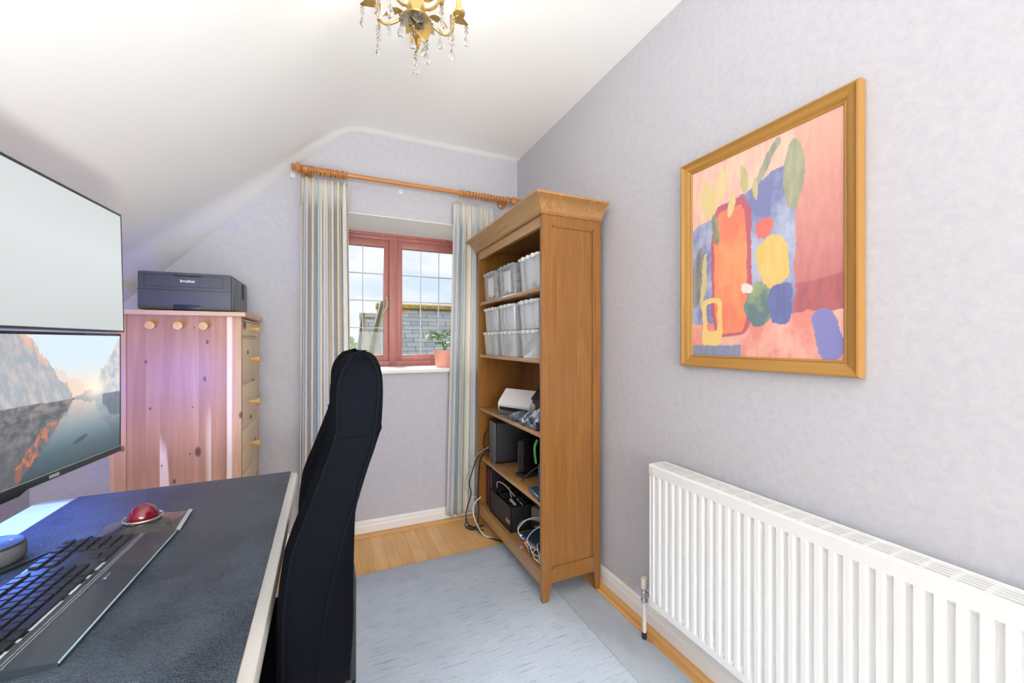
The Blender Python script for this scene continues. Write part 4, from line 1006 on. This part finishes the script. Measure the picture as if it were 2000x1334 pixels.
def fb(x, y, s=0, o=5):
    return noise.fractal(Vector((x, y, s)), .6, 2.1, o)
def landscape(u, v):
    # u 0..1 over the visible right-hand part of the screen, v up; lake and peaks at sunset
    hz = .50 + .018 * (1 - u)
    w = hz
    refl = v < w
    y = v - w if not refl else (w - v) * 1.02
    sun = math.exp(-(((u - .73) / .10) ** 2 + ((v - .56) / .09) ** 2))
    sky = mixv(lin((252, 222, 190)), lin((214, 232, 242)), y * 3.6)
    c = sky
    n = fb(u * 14, 1, 3) * .035
    far = .17 + .10 * (1 - abs(u - .40) * 4.2) + n * 1.2
    if u < .62 and u > .2 and y < max(.02, .24 - .55 * abs(u - .36)) + n: c = mixv(lin((246, 214, 190)), lin((224, 214, 210)), y * 4 + .4 * fb(u * 30, v * 30, 1))
    # left mountain with an orange-lit ridge
    top = .60 - (u - .02) * 1.12 + .05 * fb(u * 9, 2, 7)
    if y < top and u < .50:
        if y > top - .055 - .05 * fb(u * 24, 3, 1) and u < .30 and y > .20: c = mixv(lin((236, 188, 166)), lin((206, 184, 178)), .5 + fb(u * 40, v * 30, 2))
        else: c = mixv(lin((164, 172, 182)), lin((204, 194, 190)), .35 + .9 * fb(u * 22 + v * 8, v * 9, 2))
    # right mountain
    topr = (u - .66) * 1.45 + .05 * fb(u * 16, 5, 2)
    if y < topr and u > .68: c = mixv(lin((176, 186, 196)), lin((218, 214, 214)), .5 + 1.0 * fb(u * 18, v * 14, 4))
    mid = .055 - .30 * abs(u - .68) + .012 * fb(u * 25, 8, 1)
    if y < mid: c = lin((172, 168, 172))
    c = mixv(c, lin((255, 244, 222)), sun * .9)
    if refl:
        c = mixv(c, lin((150, 172, 184)), .25)
        d = y / .5
        c = tuple(x * (1 - .72 * d) for x in mixv(c, lin((96, 132, 148)), min(.85, d * 1.1)))
        # dark left bank with red glow in the water
        if u < .52 - d * .42 + .02 * fb(v * 20, 1, 1):
            t = .5 + 1.0 * fb(u * 14, v * 16, 9)
            c = mixv(lin((88, 94, 102)), lin((148, 140, 138)), t * (1 - d))
            if u > .47 - d * .42 - .06 and d > .3 and d < .85: c = mixv(c, lin((206, 122, 88)), .8) if fb(u * 26, v * 12, 4) > .02 else c
            if d > .66 and fb(u * 30, v * 8, 6) > .10 and u > .45 - d * .45: c = mixv(c, lin((158, 98, 72)), .7)
        if u > .80 and d < .42 and d < (u - .74) * 2.4 + .06 * fb(u * 20, 2, 2): c = mixv(c, lin((92, 108, 122)), .8)
        if ((u - .57) / .07) ** 2 + ((v - .175 - (u - .57) * .3) / .018) ** 2 < 1: c = lin((74, 82, 84))
    return c
def emis_attr(name, strength, gloss=.25):
    m = bpy.data.materials.new(name); m.use_nodes = True; nt = m.node_tree; b = nt.nodes['Principled BSDF']
    a = N(nt, 'ShaderNodeVertexColor'); a.layer_name = 'picture'
    b.inputs['Base Color'].default_value = (.01, .01, .01, 1); b.inputs['Roughness'].default_value = gloss
    nt.links.new(a.outputs['Color'], b.inputs['Emission Color']); b.inputs['Emission Strength'].default_value = strength
    return m
def monitor(lb, corner, head, ztop, zbot, chin, width, tilt, pic, m_scr, blurb):
    d = Vector((sin(head), cos(head), 0)); nrm = Vector((cos(head), -sin(head), 0)); c = Vector((*corner, 0))
    M = Matrix((( -d.x, nrm.x, 0, c.x), (-d.y, nrm.y, 0, c.y), (0, 0, 1, 0), (0, 0, 0, 1)))   # local x: from far edge towards near, y: outwards, z up
    zm = (ztop + zbot) / 2
    M = Matrix.Translation((0, 0, zm)) @ M @ Matrix.Rotation(tilt, 4, 'X') @ Matrix.Translation((0, 0, -zm))
    t = thing('monitor', lb, 'monitor', tuple(M @ Vector((width / 2, -.02, zbot))))
    b = MB(); b.box(0, -.026, zbot, width, -.001, ztop, .004, M); b.done('housing', M_BLK, t)
    bz = .006
    b = MB()
    for q in ((0, width, ztop - bz, ztop), (0, width, zbot, zbot + chin), (0, bz * .6, zbot, ztop), (width - bz, width, zbot, ztop)): b.box(q[0], -.003, q[2], q[1], .0012, q[3], .0006, M)
    b.done('bezel', mat('bezel_dark', (.03, .04, .042), .25), t)
    b = MB(); b.box(.003, .0008, zbot + chin - .0004, width - .003, .0018, zbot + chin + .0009, 0, M); b.done('trim_line', mat('teal_silver', (.62, .72, .74), .12, .5), t, smooth=False)
    b = MB(); b.box(width * .25, -.055, zm - .06, width * .75, -.026, zm + .06, .01, M); b.done('back_cover', M_BLK, t)
    x0, x1, z0, z1 = bz * .6, width - bz, zbot + chin, ztop - bz
    paint_mesh('screen', *blurb, lambda u, v: tuple(M @ Vector((x1 - (x1 - x0) * u, .0004, z0 + (z1 - z0) * v))), pic, m_scr, t)
    return t, M
# visible part of the lower screen is its right 70 %
lo, LM = monitor('lower monitor showing a mountain lake at sunset, on the desk', (-.525, 1.4234), R(6.7), 1.1775, .8606, .0150, .476, 0,
    lambda u, v: landscape((u - .27) / .73, v), emis_attr('lower_screen', 1.0), (220, 150))
up, UM = monitor('upper monitor with a blank pale grey screen, above the lower monitor', (-.521, 1.4234), R(3.6), 1.500, 1.182, .004, .50, R(1.2),
    lambda u, v: mixv(lin((226, 231, 232)), lin((206, 212, 212)), abs(v - .62) * 1.3 + .25 * u), emis_attr('upper_screen', .9, .3), (24, 24))
b = MB(); b.box(.215, .0012, .8640, .242, .0020, .8705, 0, LM); b.done('logo', mat('logo_grey', (.45, .47, .47), .4), lo, smooth=False)
b = MB(); b.prism([(.285, .862), (.31, .852), (.44, .850), (.46, .862)], 'Y', -.02, -.002); bmesh.ops.transform(b.b, matrix=LM, verts=b.b.verts[:]); b.done('sensor_bulge', M_BLK, lo)
# twin arm holding both monitors
ar = thing('monitor_stand', 'black post clamped to the desk behind both monitors', 'monitor stand', (-.62, 1.16, DZ))
pc = LM @ Vector((.35, -.105, 0))
b = MB(); b.tube([(pc.x, pc.y, DZ + .001), (pc.x, pc.y, 1.42)], .017, 16); b.done('post', M_BLK, ar)
b = MB(); b.box(pc.x - .04, pc.y - .04, DZ + .0005, pc.x + .04, pc.y + .04, DZ + .012, .003); b.done('base', M_BLK, ar)
for Mx_, z in ((LM, 1.02), (UM, 1.34)):
    b = MB(); q = Mx_ @ Vector((.33, -.056, z)); b.tube([(pc.x, pc.y, z), tuple(q)], .014, 10); b.box(-.045, -.004, -.045, .045, .0, .045, .002, Mx_ @ Matrix.Translation((.33, -.0555, z))); b.done('bracket', M_BLK, ar)
b = MB(); b.box(.04, -.034, .905, .42, -.028, .915, .001, LM); tag(b.done('light_strip', mat('blue_strip', (.1, .2, .9), .4, emit=(.03, .12, 1), estr=2)), 'blue glowing light strip along the back of the lower monitor', 'light strip')

# ------------------------------------------------------------------ desk chair
CF = mat('black_upholstery', (.0038, .0046, .0075), .95, spec=.06, sheen=.0, bump=.25, bscale=600)
CP = mat('black_piping', (.004, .005, .008), .95, spec=.1)
cr_ = thing('office_chair', 'black fabric high-back office chair pulled up to the desk', 'office chair', (-.28, .93, 0))
#  z, front x, side-seam x, rear x, near y, far y
prof_ = [(.535, -.066, -.02, .015, .735, 1.105), (.56, -.076, -.024, .026, .705, 1.145), (.62, -.080, -.022, .030, .690, 1.165), (.69, -.080, -.016, .030, .688, 1.172), (.76, -.078, -.005, .031, .688, 1.172),
    (.83, -.069, .011, .033, .688, 1.165), (.867, -.057, .021, .038, .689, 1.155), (.90, -.044, .034, .047, .690, 1.145), (.94, -.030, .044, .060, .692, 1.130), (.975, -.018, .056, .072, .694, 1.112), (1.0, -.010, .062, .079, .695, 1.10)]
prof2 = [(.9995, -.010, .062, .079, .695, 1.10), (1.013, -.006, .064, .081, .695, 1.095), (1.05, -.005, .068, .083, .696, 1.085), (1.085, -.004, .070, .083, .697, 1.08), (1.108, .002, .068, .080, .702, 1.075), (1.124, .012, .062, .073, .711, 1.066), (1.134, .022, .052, .062, .726, 1.05), (1.139, .036, .042, .045, .765, 1.01)]
def chair_ring(b, z, xf, xs, xr, y0, y1):
    ym = (y0 + y1) / 2; r = min(.03, (xr - xf) * .25)
    k = [(xf + .006, y0 + .012), (xf + .012, y0 + .002), (xf + (xs - xf) * .35, y0), (xf + (xs - xf) * .7, y0), (xs - .006, y0 + .001), (xs, y0 + .004),
         (xs + (xr - xs) * .45, y0 + .018), (xr, y0 + .065), (xr + .006, y0 + .13), (xr + .010, ym), (xr + .006, y1 - .13), (xr, y1 - .065), (xs + (xr - xs) * .45, y1 - .018),
         (xs, y1 - .004), (xf + (xs - xf) * .6, y1), (xf + .012, y1 - .002), (xf + .006, y1 - .012), (xf, y1 - .03), (xf + .010, y1 - .075), (xf + .026, y1 - .13), (xf + .032, ym), (xf + .026, y0 + .13), (xf + .010, y0 + .075), (xf, y0 + .03)]
    return [b.b.verts.new((x, y, z)) for x, y in k], k
def interp(tab, n):
    z0, z1 = tab[0][0], tab[-1][0]; out = []
    P = catmull([Vector((i,)) .to_3d() if False else Vector((0, 0, 0)) for i in range(2)], 1) if False else None
    vals = [list(t) for t in tab]
    m = len(vals)
    for i in range(m - 1):
        a, b_, c, d = vals[max(0, i - 1)], vals[i], vals[i + 1], vals[min(m - 1, i + 2)]
        for q in range(n):
            t = q / n
            row = []
            for w in range(6):
                lo_ = b_[w] + (c[w] - b_[w]) * t
                cm = .5 * ((2 * b_[w]) + (c[w] - a[w]) * t + (2 * a[w] - 5 * b_[w] + 4 * c[w] - d[w]) * t * t + (3 * b_[w] - a[w] - 3 * c[w] + d[w]) * t ** 3)
                row.append(lo_ if w == 0 else cm)
            out.append(row)
    out.append(vals[-1]); return out
for tab, nm in ((prof_, 'backrest'), (prof2, 'headrest')):
    b = MB(); rr = []; fr, re_, ff = [], [], []
    for row in interp(tab, 4):
        vs, k = chair_ring(b, *row); rr.append(vs)
        fr.append((k[1][0], k[1][1] - .001, row[0])); re_.append((k[5][0], k[5][1] - .001, row[0])); ff.append((k[15][0], k[15][1] + .001, row[0]))
    b.skin(rr); bo = b.done(nm, CF, cr_, ang=50)
    for L in (fr, re_, ff):
        b = MB(); b.tube(L, .0026, 6); b.done('piping', CP, bo)
b = MB(); vs, k = chair_ring(b, *prof2[0]); b.b.free(); b = MB(); b.tube([(x * 1.0, y, 1.0) for x, y in k], .0022, 6, True); b.done('seam', CP, cr_)
b = MB(); b.box(-.56, .715, .455, -.085, 1.155, .530); bmesh.ops.bevel(b.b, geom=b.b.edges[:], offset=.03, segments=4, profile=.5, affect='EDGES'); b.done('seat', CF, cr_)
b = MB(); b.box(-.12, .90, .44, .045, .97, .452, .004); b.box(.033, .90, .44, .045, .97, .66, .004); b.done('back_bracket', M_BLK, cr_)
b = MB(); b.lathe([(.035, .10), (.035, .25), (.022, .25), (.022, .456)], (-.30, .935, 0), 20); b.done('gas_column', M_BLK, cr_)
for k in range(5):
    a = R(20 + 72 * k); ex, ey = -.30 + .27 * cos(a), .935 + .27 * sin(a)
    b = MB(); b.tube([(-.30, .935, .115), ((-.30 + ex) / 2, (.935 + ey) / 2, .105), (ex, ey, .078)], [.028, .024, .017], 10); lg = b.done('leg', M_BLK, cr_)
    b = MB(); b.lathe([(.010, -.022), (.027, -.020), (.028, -.006), (.020, -.003), (.020, .003), (.028, .006), (.027, .020), (.010, .022)], (ex, ey, .0375), 18, 'Y'); b.tube([(ex, ey, .0375), (ex, ey, .08)], .007, 8); b.done('castor', M_BLK2, lg)

# ------------------------------------------------------------------ framed picture (plain colour-field print) on the right wall
PX = XR - .003
pf = thing('framed_picture', 'large pine-framed print of bright blue, orange, red and yellow shapes above the radiator', 'picture', (PX, .805, 1.43))
Y0, Y1, Q0, Q1 = .534, 1.077, 1.069, 1.790
FRM = wood('frame_pine_y', (.38, .185, .04), (.50, .27, .07), 'Y', rough=.35); FRMZ = wood('frame_pine_z', (.38, .185, .04), (.50, .27, .07), 'Z', rough=.35)
fp = [(0, 0), (.020, 0), (.026, .003), (.027, .009), (.022, .014), (.020, .024), (.017, .036), (.011, .043), (.013, .047), (.010, .052), (.004, .053), (0, .053)]   # (height off wall, inwards)
fpw = [(h * .9, w * .78) for h, w in fp]
def frame_piece(A, B, inA, inB, m):
    b = MB(); r1 = [b.b.verts.new((PX - h, A[0] + inA[0] * w, A[1] + inA[1] * w)) for h, w in fpw]; r2 = [b.b.verts.new((PX - h, B[0] + inB[0] * w, B[1] + inB[1] * w)) for h, w in fpw]
    b.skin([r1, r2]); return b.done('frame_rail', m, pf, ang=40)
cs = [((Y0, Q0), (1, 1)), ((Y1, Q0), (-1, 1)), ((Y1, Q1), (-1, -1)), ((Y0, Q1), (1, -1))]
for k in range(4):
    (A, ia), (B, ib) = cs[k], cs[(k + 1) % 4]
    frame_piece(A, B, ia, ib, FRM if k in (0, 2) else FRMZ)
iy0, iy1, iz0, iz1 = Y0 + .041, Y1 - .041, Q0 + .041, Q1 - .041
def blob(u, v, cu, cv, ru, rv, a=0, p=2):
    x, y = u - cu, v - cv; x, y = x * cos(a) + y * sin(a), -x * sin(a) + y * cos(a)
    return abs(x / ru) ** p + abs(y / rv) ** p
def art(u, v):
    # u: 0 at the left (far) side, v up. Free colour fields, no figures.
    n = fb(u * 3.2, v * 3.2, 1); n2 = .45 * fb(u * 30, v * 9, 5); uu = u + .012 * fb(u * 9, v * 9, 2); vv = v + .010 * fb(u * 9, v * 9, 4)
    blue = mixv(lin((92, 112, 176)), lin((176, 190, 220)), .42 + n * .9 + n2 * .4)
    c = blue
    if vv > .80 + (uu - .45) * .26 and uu < .80: c = mixv(lin((238, 176, 166)), lin((246, 214, 176)), .4 + n2)
    if uu > .745: c = mixv(lin((196, 96, 104)), lin((236, 172, 150)), (v - .30) * 1.35 + n2 * .3)
    if uu > .75 and vv < .32 + .12 * (uu - .75): c = mixv(lin((150, 52, 76)), lin((196, 78, 84)), .5 + n2)
    if vv < .165 + .04 * uu: c = mixv(lin((228, 130, 116)), lin((246, 190, 168)), .4 + n + n2 * .4)
    if blob(uu, vv, .32, .44, .155, .34, 0, 4.5) < 1: c = mixv(lin((170, 44, 88)), lin((196, 60, 96)), .5 + n2)
    if blob(uu, vv, .315, .43, .125, .315, 0, 4.5) < 1: c = mixv(lin((238, 112, 72)), lin((246, 152, 84)), .45 + n + n2 * .5)
    if blob(uu, vv, .615, .44, .095, .115, .3, 2.6) < 1: c = mixv(lin((226, 186, 72)), lin((238, 206, 110)), .5 + n2)
    if blob(uu, vv, .52, .25, .09, .10, -.5, 2.5) < 1: c = mixv(lin((52, 108, 120)), lin((150, 176, 110)), .45 + n * 1.4)
    if blob(uu, vv, .56, .60, .055, .050, 0, 2) < 1: c = lin((226, 92, 76))
    if blob(uu, vv, .66, .245, .07, .085, 0, 5) < 1: c = mixv(lin((48, 72, 150)), lin((70, 100, 176)), .5 + n2)
    if blob(uu, vv, .17, .17, .085, .13, 0, 5) < 1 and blob(uu, vv, .17, .20, .045, .075, 0, 5) > 1: c = lin((242, 204, 110))
    if blob(uu, vv, .44, .33, .035, .022, 0, 3) < 1: c = lin((240, 230, 224))
    for (a_, b_, p, q, w, cc) in ((.74, .80, .062, .15, 0, (128, 142, 108)), (.58, .90, .025, .12, -.7, (120, 134, 116)), (.14, .82, .06, .10, .4, (226, 200, 120)), (.25, .88, .04, .08, -.3, (236, 204, 128)), (.42, .86, .028, .075, .2, (178, 170, 100)), (.20, .66, .030, .085, .25, (92, 104, 72)), (.05, .42, .045, .17, -.15, (72, 82, 100)), (.10, .40, .022, .15, -.12, (206, 186, 110)), (.50, .80, .02, .05, 0, (190, 178, 104)), (.33, .76, .024, .06, -.3, (222, 200, 120))):
        if blob(uu, vv, a_, b_, p, q, w) < 1: c = mixv(lin(cc), mixv(lin(cc), (.8, .75, .5), .3), .5 + n2 * 1.4)
    if blob(uu, vv, .92, .10, .07, .11, .35, 3) < 1: c = lin((110, 116, 196))
    if vv < .055 and uu < .40: c = mixv(lin((88, 110, 158)), lin((130, 146, 176)), .5 + n2)
    c = mixv(c, lin((232, 214, 206)), .16)  # pale wash puts the glass reflection into the print colours
    return tuple(max(0, min(1, x)) for x in c)
m = bpy.data.materials.new('print_inks'); m.use_nodes = True; q = m.node_tree; bb = q.nodes['Principled BSDF']; bb.inputs['Roughness'].default_value = .45; bb.inputs['Coat Weight'].default_value = .35; bb.inputs['Coat Roughness'].default_value = .12
va = N(q, 'ShaderNodeVertexColor'); va.layer_name = 'picture'; q.links.new(va.outputs['Color'], bb.inputs['Base Color'])
paint_mesh('print', 200, 270, lambda u, v: (PX - .006, iy1 - (iy1 - iy0) * u, iz0 + (iz1 - iz0) * v), art, m, pf)
b = MB(); b.box(PX - .005, iy0 - .005, iz0 - .005, PX - .001, iy1 + .005, iz1 + .005); b.done('backing', mat('card', (.6, .55, .45), .8), pf, smooth=False)

# ------------------------------------------------------------------ radiator
RX = XR - .112; RY1, RY0, RZ0, RZ1 = 1.142, -.20, .188, .705
M_RAD = mat('radiator_enamel', (.80, .80, .79), .28, coat=.3)
rd = thing('radiator', 'long white convector radiator on the right wall under the picture', 'radiator', (XR - .07, .47, RZ0))
b = MB(); ng = 44; pitch_ = .0303; ylist = [RY1, RY1 - .006]
def depth(y):
    q = ((RY1 - .018 - y) / pitch_) % 1.0
    # flat, chamfer down, groove, chamfer up
    return (0 if q < .10 else (q - .10) / .16 if q < .26 else 1 if q < .56 else (.72 - q) / .16 if q < .72 else 0)
yy = [RY1, RY1 - .018 + pitch_ * .0]
k = 0
while True:
    base = RY1 - .018 - k * pitch_
    if base - pitch_ < RY0 + .012: break
    for q in (.10, .26, .56, .72): yy.append(base - q * pitch_)
    k += 1
yy.append(RY0)
zz = [(RZ0, 0), (.212, 0), (.226, 1), (.655, 1), (.668, 0), (RZ1 - .004, 0), (RZ1, -.25)]
G = [[b.b.verts.new((RX + (.0085 * depth(y + 1e-6 if False else y) * dk_ if dk_ > 0 else -.012 * dk_), y, z)) for z, dk_ in zz] for y in yy]
for i in range(len(yy) - 1):
    for j in range(len(zz) - 1): b.b.faces.new((G[i][j], G[i + 1][j], G[i + 1][j + 1], G[i][j + 1]))
b.box(RX + .0095, RY0, RZ0, RX + .014, RY1, RZ1 - .002)
b.done('front_panel', M_RAD, rd, ang=30)
b = MB(); b.box(RX + .062, RY0 + .01, RZ0, RX + .076, RY1 - .01, RZ1 - .004); b.done('rear_panel', M_RAD, rd, smooth=False)
for y0 in (RY1 - .003, RY0):
    b = MB(); b.box(RX + .002, y0, RZ0 + .004, RX + .080, y0 + .003, RZ1 + .002, .0012); b.done('end_cover', M_RAD, rd)
b = MB(); zt_ = RZ1 + .002; x0, x1 = RX + .004, RX + .080
b.box(x0, RY0, zt_ - .012, x0 + .008, RY1, zt_, .002); b.box(x1 - .008, RY0, zt_ - .010, x1, RY1, zt_, .002)
for q in range(4): xq = x0 + .0165 + q * .0122; b.box(xq, RY0 + .004, zt_ - .004, xq + .0060, RY1 - .004, zt_ - .0008)
y = RY1 - .012
while y > RY0: b.box(x0, y - .006, zt_ - .006, x1, y + .002, zt_ - .0018); b.box(x0, y - .030, zt_ - .0045, x1, y - .008, zt_ - .0005) if False else None; y -= .0455
b.done('top_grille', M_RAD, rd, smooth=False)
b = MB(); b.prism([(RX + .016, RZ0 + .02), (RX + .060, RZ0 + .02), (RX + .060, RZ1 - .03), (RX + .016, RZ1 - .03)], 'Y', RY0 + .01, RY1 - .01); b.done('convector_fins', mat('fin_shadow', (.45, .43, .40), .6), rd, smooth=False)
for y in (1.0, 0.1):
    b = MB(); b.box(RX + .076, y - .02, .25, XR - .0005, y + .02, .62, .002); b.done('wall_bracket', M_RAD, rd)
M_CH = mat('chrome_worn', (.50, .53, .57), .22, .9)
M_CREAM = mat('cream_cap', (.78, .72, .60), .4)
vx, vy = 1.100, 1.206
vl = thing('radiator_valve', 'valve with cream cap on its painted pipe at the far end of the radiator', 'valve', (vx, vy, 0))
b = MB(); b.lathe([(.0105, .203), (.0125, .206), (.0125, .241), (.011, .244), (.005, .244), (.004, .241), (.0, .241)], (vx, vy, 0), 20); b.done('cap', M_CREAM, vl)
b = MB(); b.lathe([(.0085, .150), (.0125, .152), (.0125, .160), (.0085, .163), (.0085, .176), (.0115, .179), (.0115, .190), (.0075, .194), (.0075, .203)], (vx, vy, 0), 12); b.tube([(vx, vy, .184), (vx + .004, vy - .05, .198), (vx + .004, RY1 - .001, .200)], .0078, 12); b.lathe([(.0125, -.012), (.0125, .006)], (vx + .004, RY1 + .014, .200), 6, 'Y'); b.done('body', M_CH, vl)
b = MB(); b.lathe([(.0078, .030), (.0078, .150)], (vx, vy, 0), 16); b.done('pipe', mat('painted_pipe', (.66, .65, .62), .4), vl)
b = MB(); b.lathe([(.0095, .0095), (.0095, .034)], (vx, vy, 0), 16); b.done('collar', M_BLK2, vl)
b = MB(); b.lathe([(.011, .0), (.013, .010), (.010, .0105)], (vx + .012, vy - .02, .0), 16); tag(b.done('pipe_cover', mat('beech_cap', (.55, .30, .12), .4)), 'round wooden pipe cover on the floor beside the radiator valve', 'pipe cover')

# ------------------------------------------------------------------ chandelier
M_GOLD = mat('brushed_gold', (.62, .47, .20), .38, .85); M_GOLDL = mat('gold_leaf', (.50, .33, .11), .42, .6, var=.25, vscale=60, bump=.3, bscale=200)
M_PEW = mat('pewter_leaf', (.22, .20, .18), .45, .6, var=.3, vscale=60, bump=.3, bscale=200)
M_CRY = mat('crystal', (1, .985, .95), .0, trans=1, ior=1.5)
CH = Vector((.245, 1.305, 0))
cd = thing('chandelier', 'gilt leaf chandelier hung with clear crystal drops from the ceiling', 'chandelier', (CH.x, CH.y, ZC))
b = MB(); b.lathe([(.0, 2.404), (.055, 2.404), (.052, 2.392), (.02, 2.380), (.008, 2.376), (.006, 2.34), (.006, 2.30), (.022, 2.29), (.030, 2.270), (.036, 2.240), (.0425, 2.212), (.044, 2.196), (.040, 2.193), (.0, 2.193)], CH, 28); b.done('column', M_GOLD, cd)
def leaf(b, base, d, n, L, Wd, curl=.25):
    """veined leaf from base along d, its face towards n"""
    d = d.normalized(); n = (n - d * n.dot(d)).normalized(); s = d.cross(n); V = []
    for i in range(13):
        t = i / 12; w = Wd * (sin(pi * min(1, t * 1.02) ** .75) ** .8) * (1 + .12 * sin(t * 34)) + .0006; row = []
        for j in range(9):
            q = j / 4 - 1
            row.append(b.b.verts.new(base + d * (L * t) + s * (w * q) + n * (-curl * L * t * t + .18 * w * abs(q) * 1.4 + .0020 * cos(q * 22))))
        V.append(row)
    for i in range(12):
        for j in range(8): b.b.faces.new((V[i][j], V[i + 1][j], V[i + 1][j + 1], V[i][j + 1]))
def drop(par, top, tip_z, wid=.0082):
    wid *= 1.45
    """chain of beads ending in a faceted teardrop; the whole pendant is one part with its beads"""
    p = Vector(top); L = p.z - tip_z
    hd = min(.040, L * .6); z = p.z
    b = MB(); k = 0
    b.tube([p, (p.x, p.y, tip_z + hd)], .0006, 4)
    wire = b.done('pendant', M_GOLD, par)
    zz_ = p.z - .006
    b = MB(); some = False
    while zz_ - .010 > tip_z + hd:
        b.lathe([(.0006, -.0068), (.0066, -.002), (.0066, .002), (.0006, .0068)], (p.x, p.y, zz_ - .003), 8); zz_ -= .0135; some = True
    if some: b.done('bead', M_CRY, wire, smooth=False)
    else: b.b.free()
    b = MB(); m = [(.0005, hd), (wid * .35, hd * .80), (wid * .78, hd * .52), (wid, hd * .28), (wid * .8, hd * .10), (wid * .35, hd * .015), (.0004, 0)]
    b.lathe(m, (0, 0, 0), 9); a = random.uniform(0, 1)
    bmesh.ops.transform(b.b, matrix=Matrix.Translation((p.x, p.y, tip_z)) @ Matrix.Rotation(a, 4, 'Z') @ Matrix.Diagonal((1, .62, 1, 1)), verts=b.b.verts[:])
    b.done('crystal_drop', M_CRY, wire, smooth=False)
for k in range(5):
    a = R(8 + 72 * k); e = Vector((cos(a), sin(a), 0)); up_ = Vector((0, 0, 1))
    b = MB(); b.tube([CH + e * .038 + up_ * 2.208, CH + e * .070 + up_ * 2.190, CH + e * .100 + up_ * 2.186, CH + e * .122 + up_ * 2.205, CH + e * .130 + up_ * 2.240, CH + e * .150 + up_ * 2.275], .0048, 8, smooth=6)
    arm = b.done('arm', M_GOLD, cd)
    b = MB(); leaf(b, CH + e * .120 + up_ * 2.255, (e * .15 - up_), e, .085, .019, .15); leaf(b, CH + e * .128 + up_ * 2.25, (e * .9 + up_ * .25), up_, .055, .017, .2); leaf(b, CH + e * .045 + up_ * 2.225, (e + up_ * .15), up_, .062, .013, .35)
    b.done('leaf', M_GOLDL, arm, ang=70)
    b = MB(); b.lathe([(.004, 2.268), (.020, 2.276), (.022, 2.282), (.009, 2.280), (.009, 2.325), (.0, 2.325)], CH + e * .150, 16); b.done('candle_cup', M_GOLD, arm)
    b = MB(); b.lathe([(.006, 2.325), (.011, 2.335), (.0115, 2.345), (.006, 2.36), (.0005, 2.372)], CH + e * .150, 14); b.done('bulb', mat('bulb_glow', (1, .9, .75), .3, emit=(1, .86, .66), estr=6), arm)
    drop(cd, CH + e * .125 + up_ * 2.186, 2.186 - .075 - .012 * (k % 3)); drop(cd, CH + e * .178 + up_ * 2.262, 2.262 - .085 - .01 * (k % 2))
    if k in (0, 2): lamp('chandelier_bulb_light', 'POINT', tuple(CH + e * .150 + up_ * 2.345), 2.0, (1, .88, .74), shadow_soft_size=.02)
# leaves and crystal flower under the column
for k, (az, L, mm) in enumerate(((205, .078, M_PEW), (328, .078, M_PEW), (262, .062, M_PEW), (296, .098, M_GOLDL), (80, .06, M_GOLDL), (20, .055, M_GOLDL), (140, .055, M_GOLDL))):
    a = R(az); e = Vector((cos(a), sin(a), 0)); b = MB(); leaf(b, CH + Vector((0, -.012, 2.190)), (e * .85 - Vector((0, 0, 1)) * (.75 if k != 3 else 1.6)), Vector((0, -1, .25)), L, L * .36, .1); b.done('leaf', mm, cd, ang=70)
b = MB()
for k in range(7):
    a = 2 * pi * k / 7; q = Vector((.0105 * cos(a) * (k > 0), -.034, 2.181 + .008 * sin(a) * (k > 0))) + Vector((CH.x, CH.y, 0)); b.ball(q, .0056, 8)
b.done('crystal_flower', M_CRY, cd, smooth=False)
for (x, y, zt2, ztp, w) in ((-.004, -.040, 2.168, 2.134, .0095), (-.012, -.02, 2.142, 2.078, .0085), (.030, -.015, 2.150, 2.050, .0088), (.030, .02, 2.150, 2.098, .0085), (-.052, -.03, 2.178, 2.098, .0080), (-.085, -.01, 2.190, 2.112, .0065), (.072, -.03, 2.188, 2.100, .0070), (.112, -.02, 2.235, 2.140, .0085), (-.118, .0, 2.235, 2.160, .0085)):
    drop(cd, (CH.x + x, CH.y + y, zt2), ztp, w)
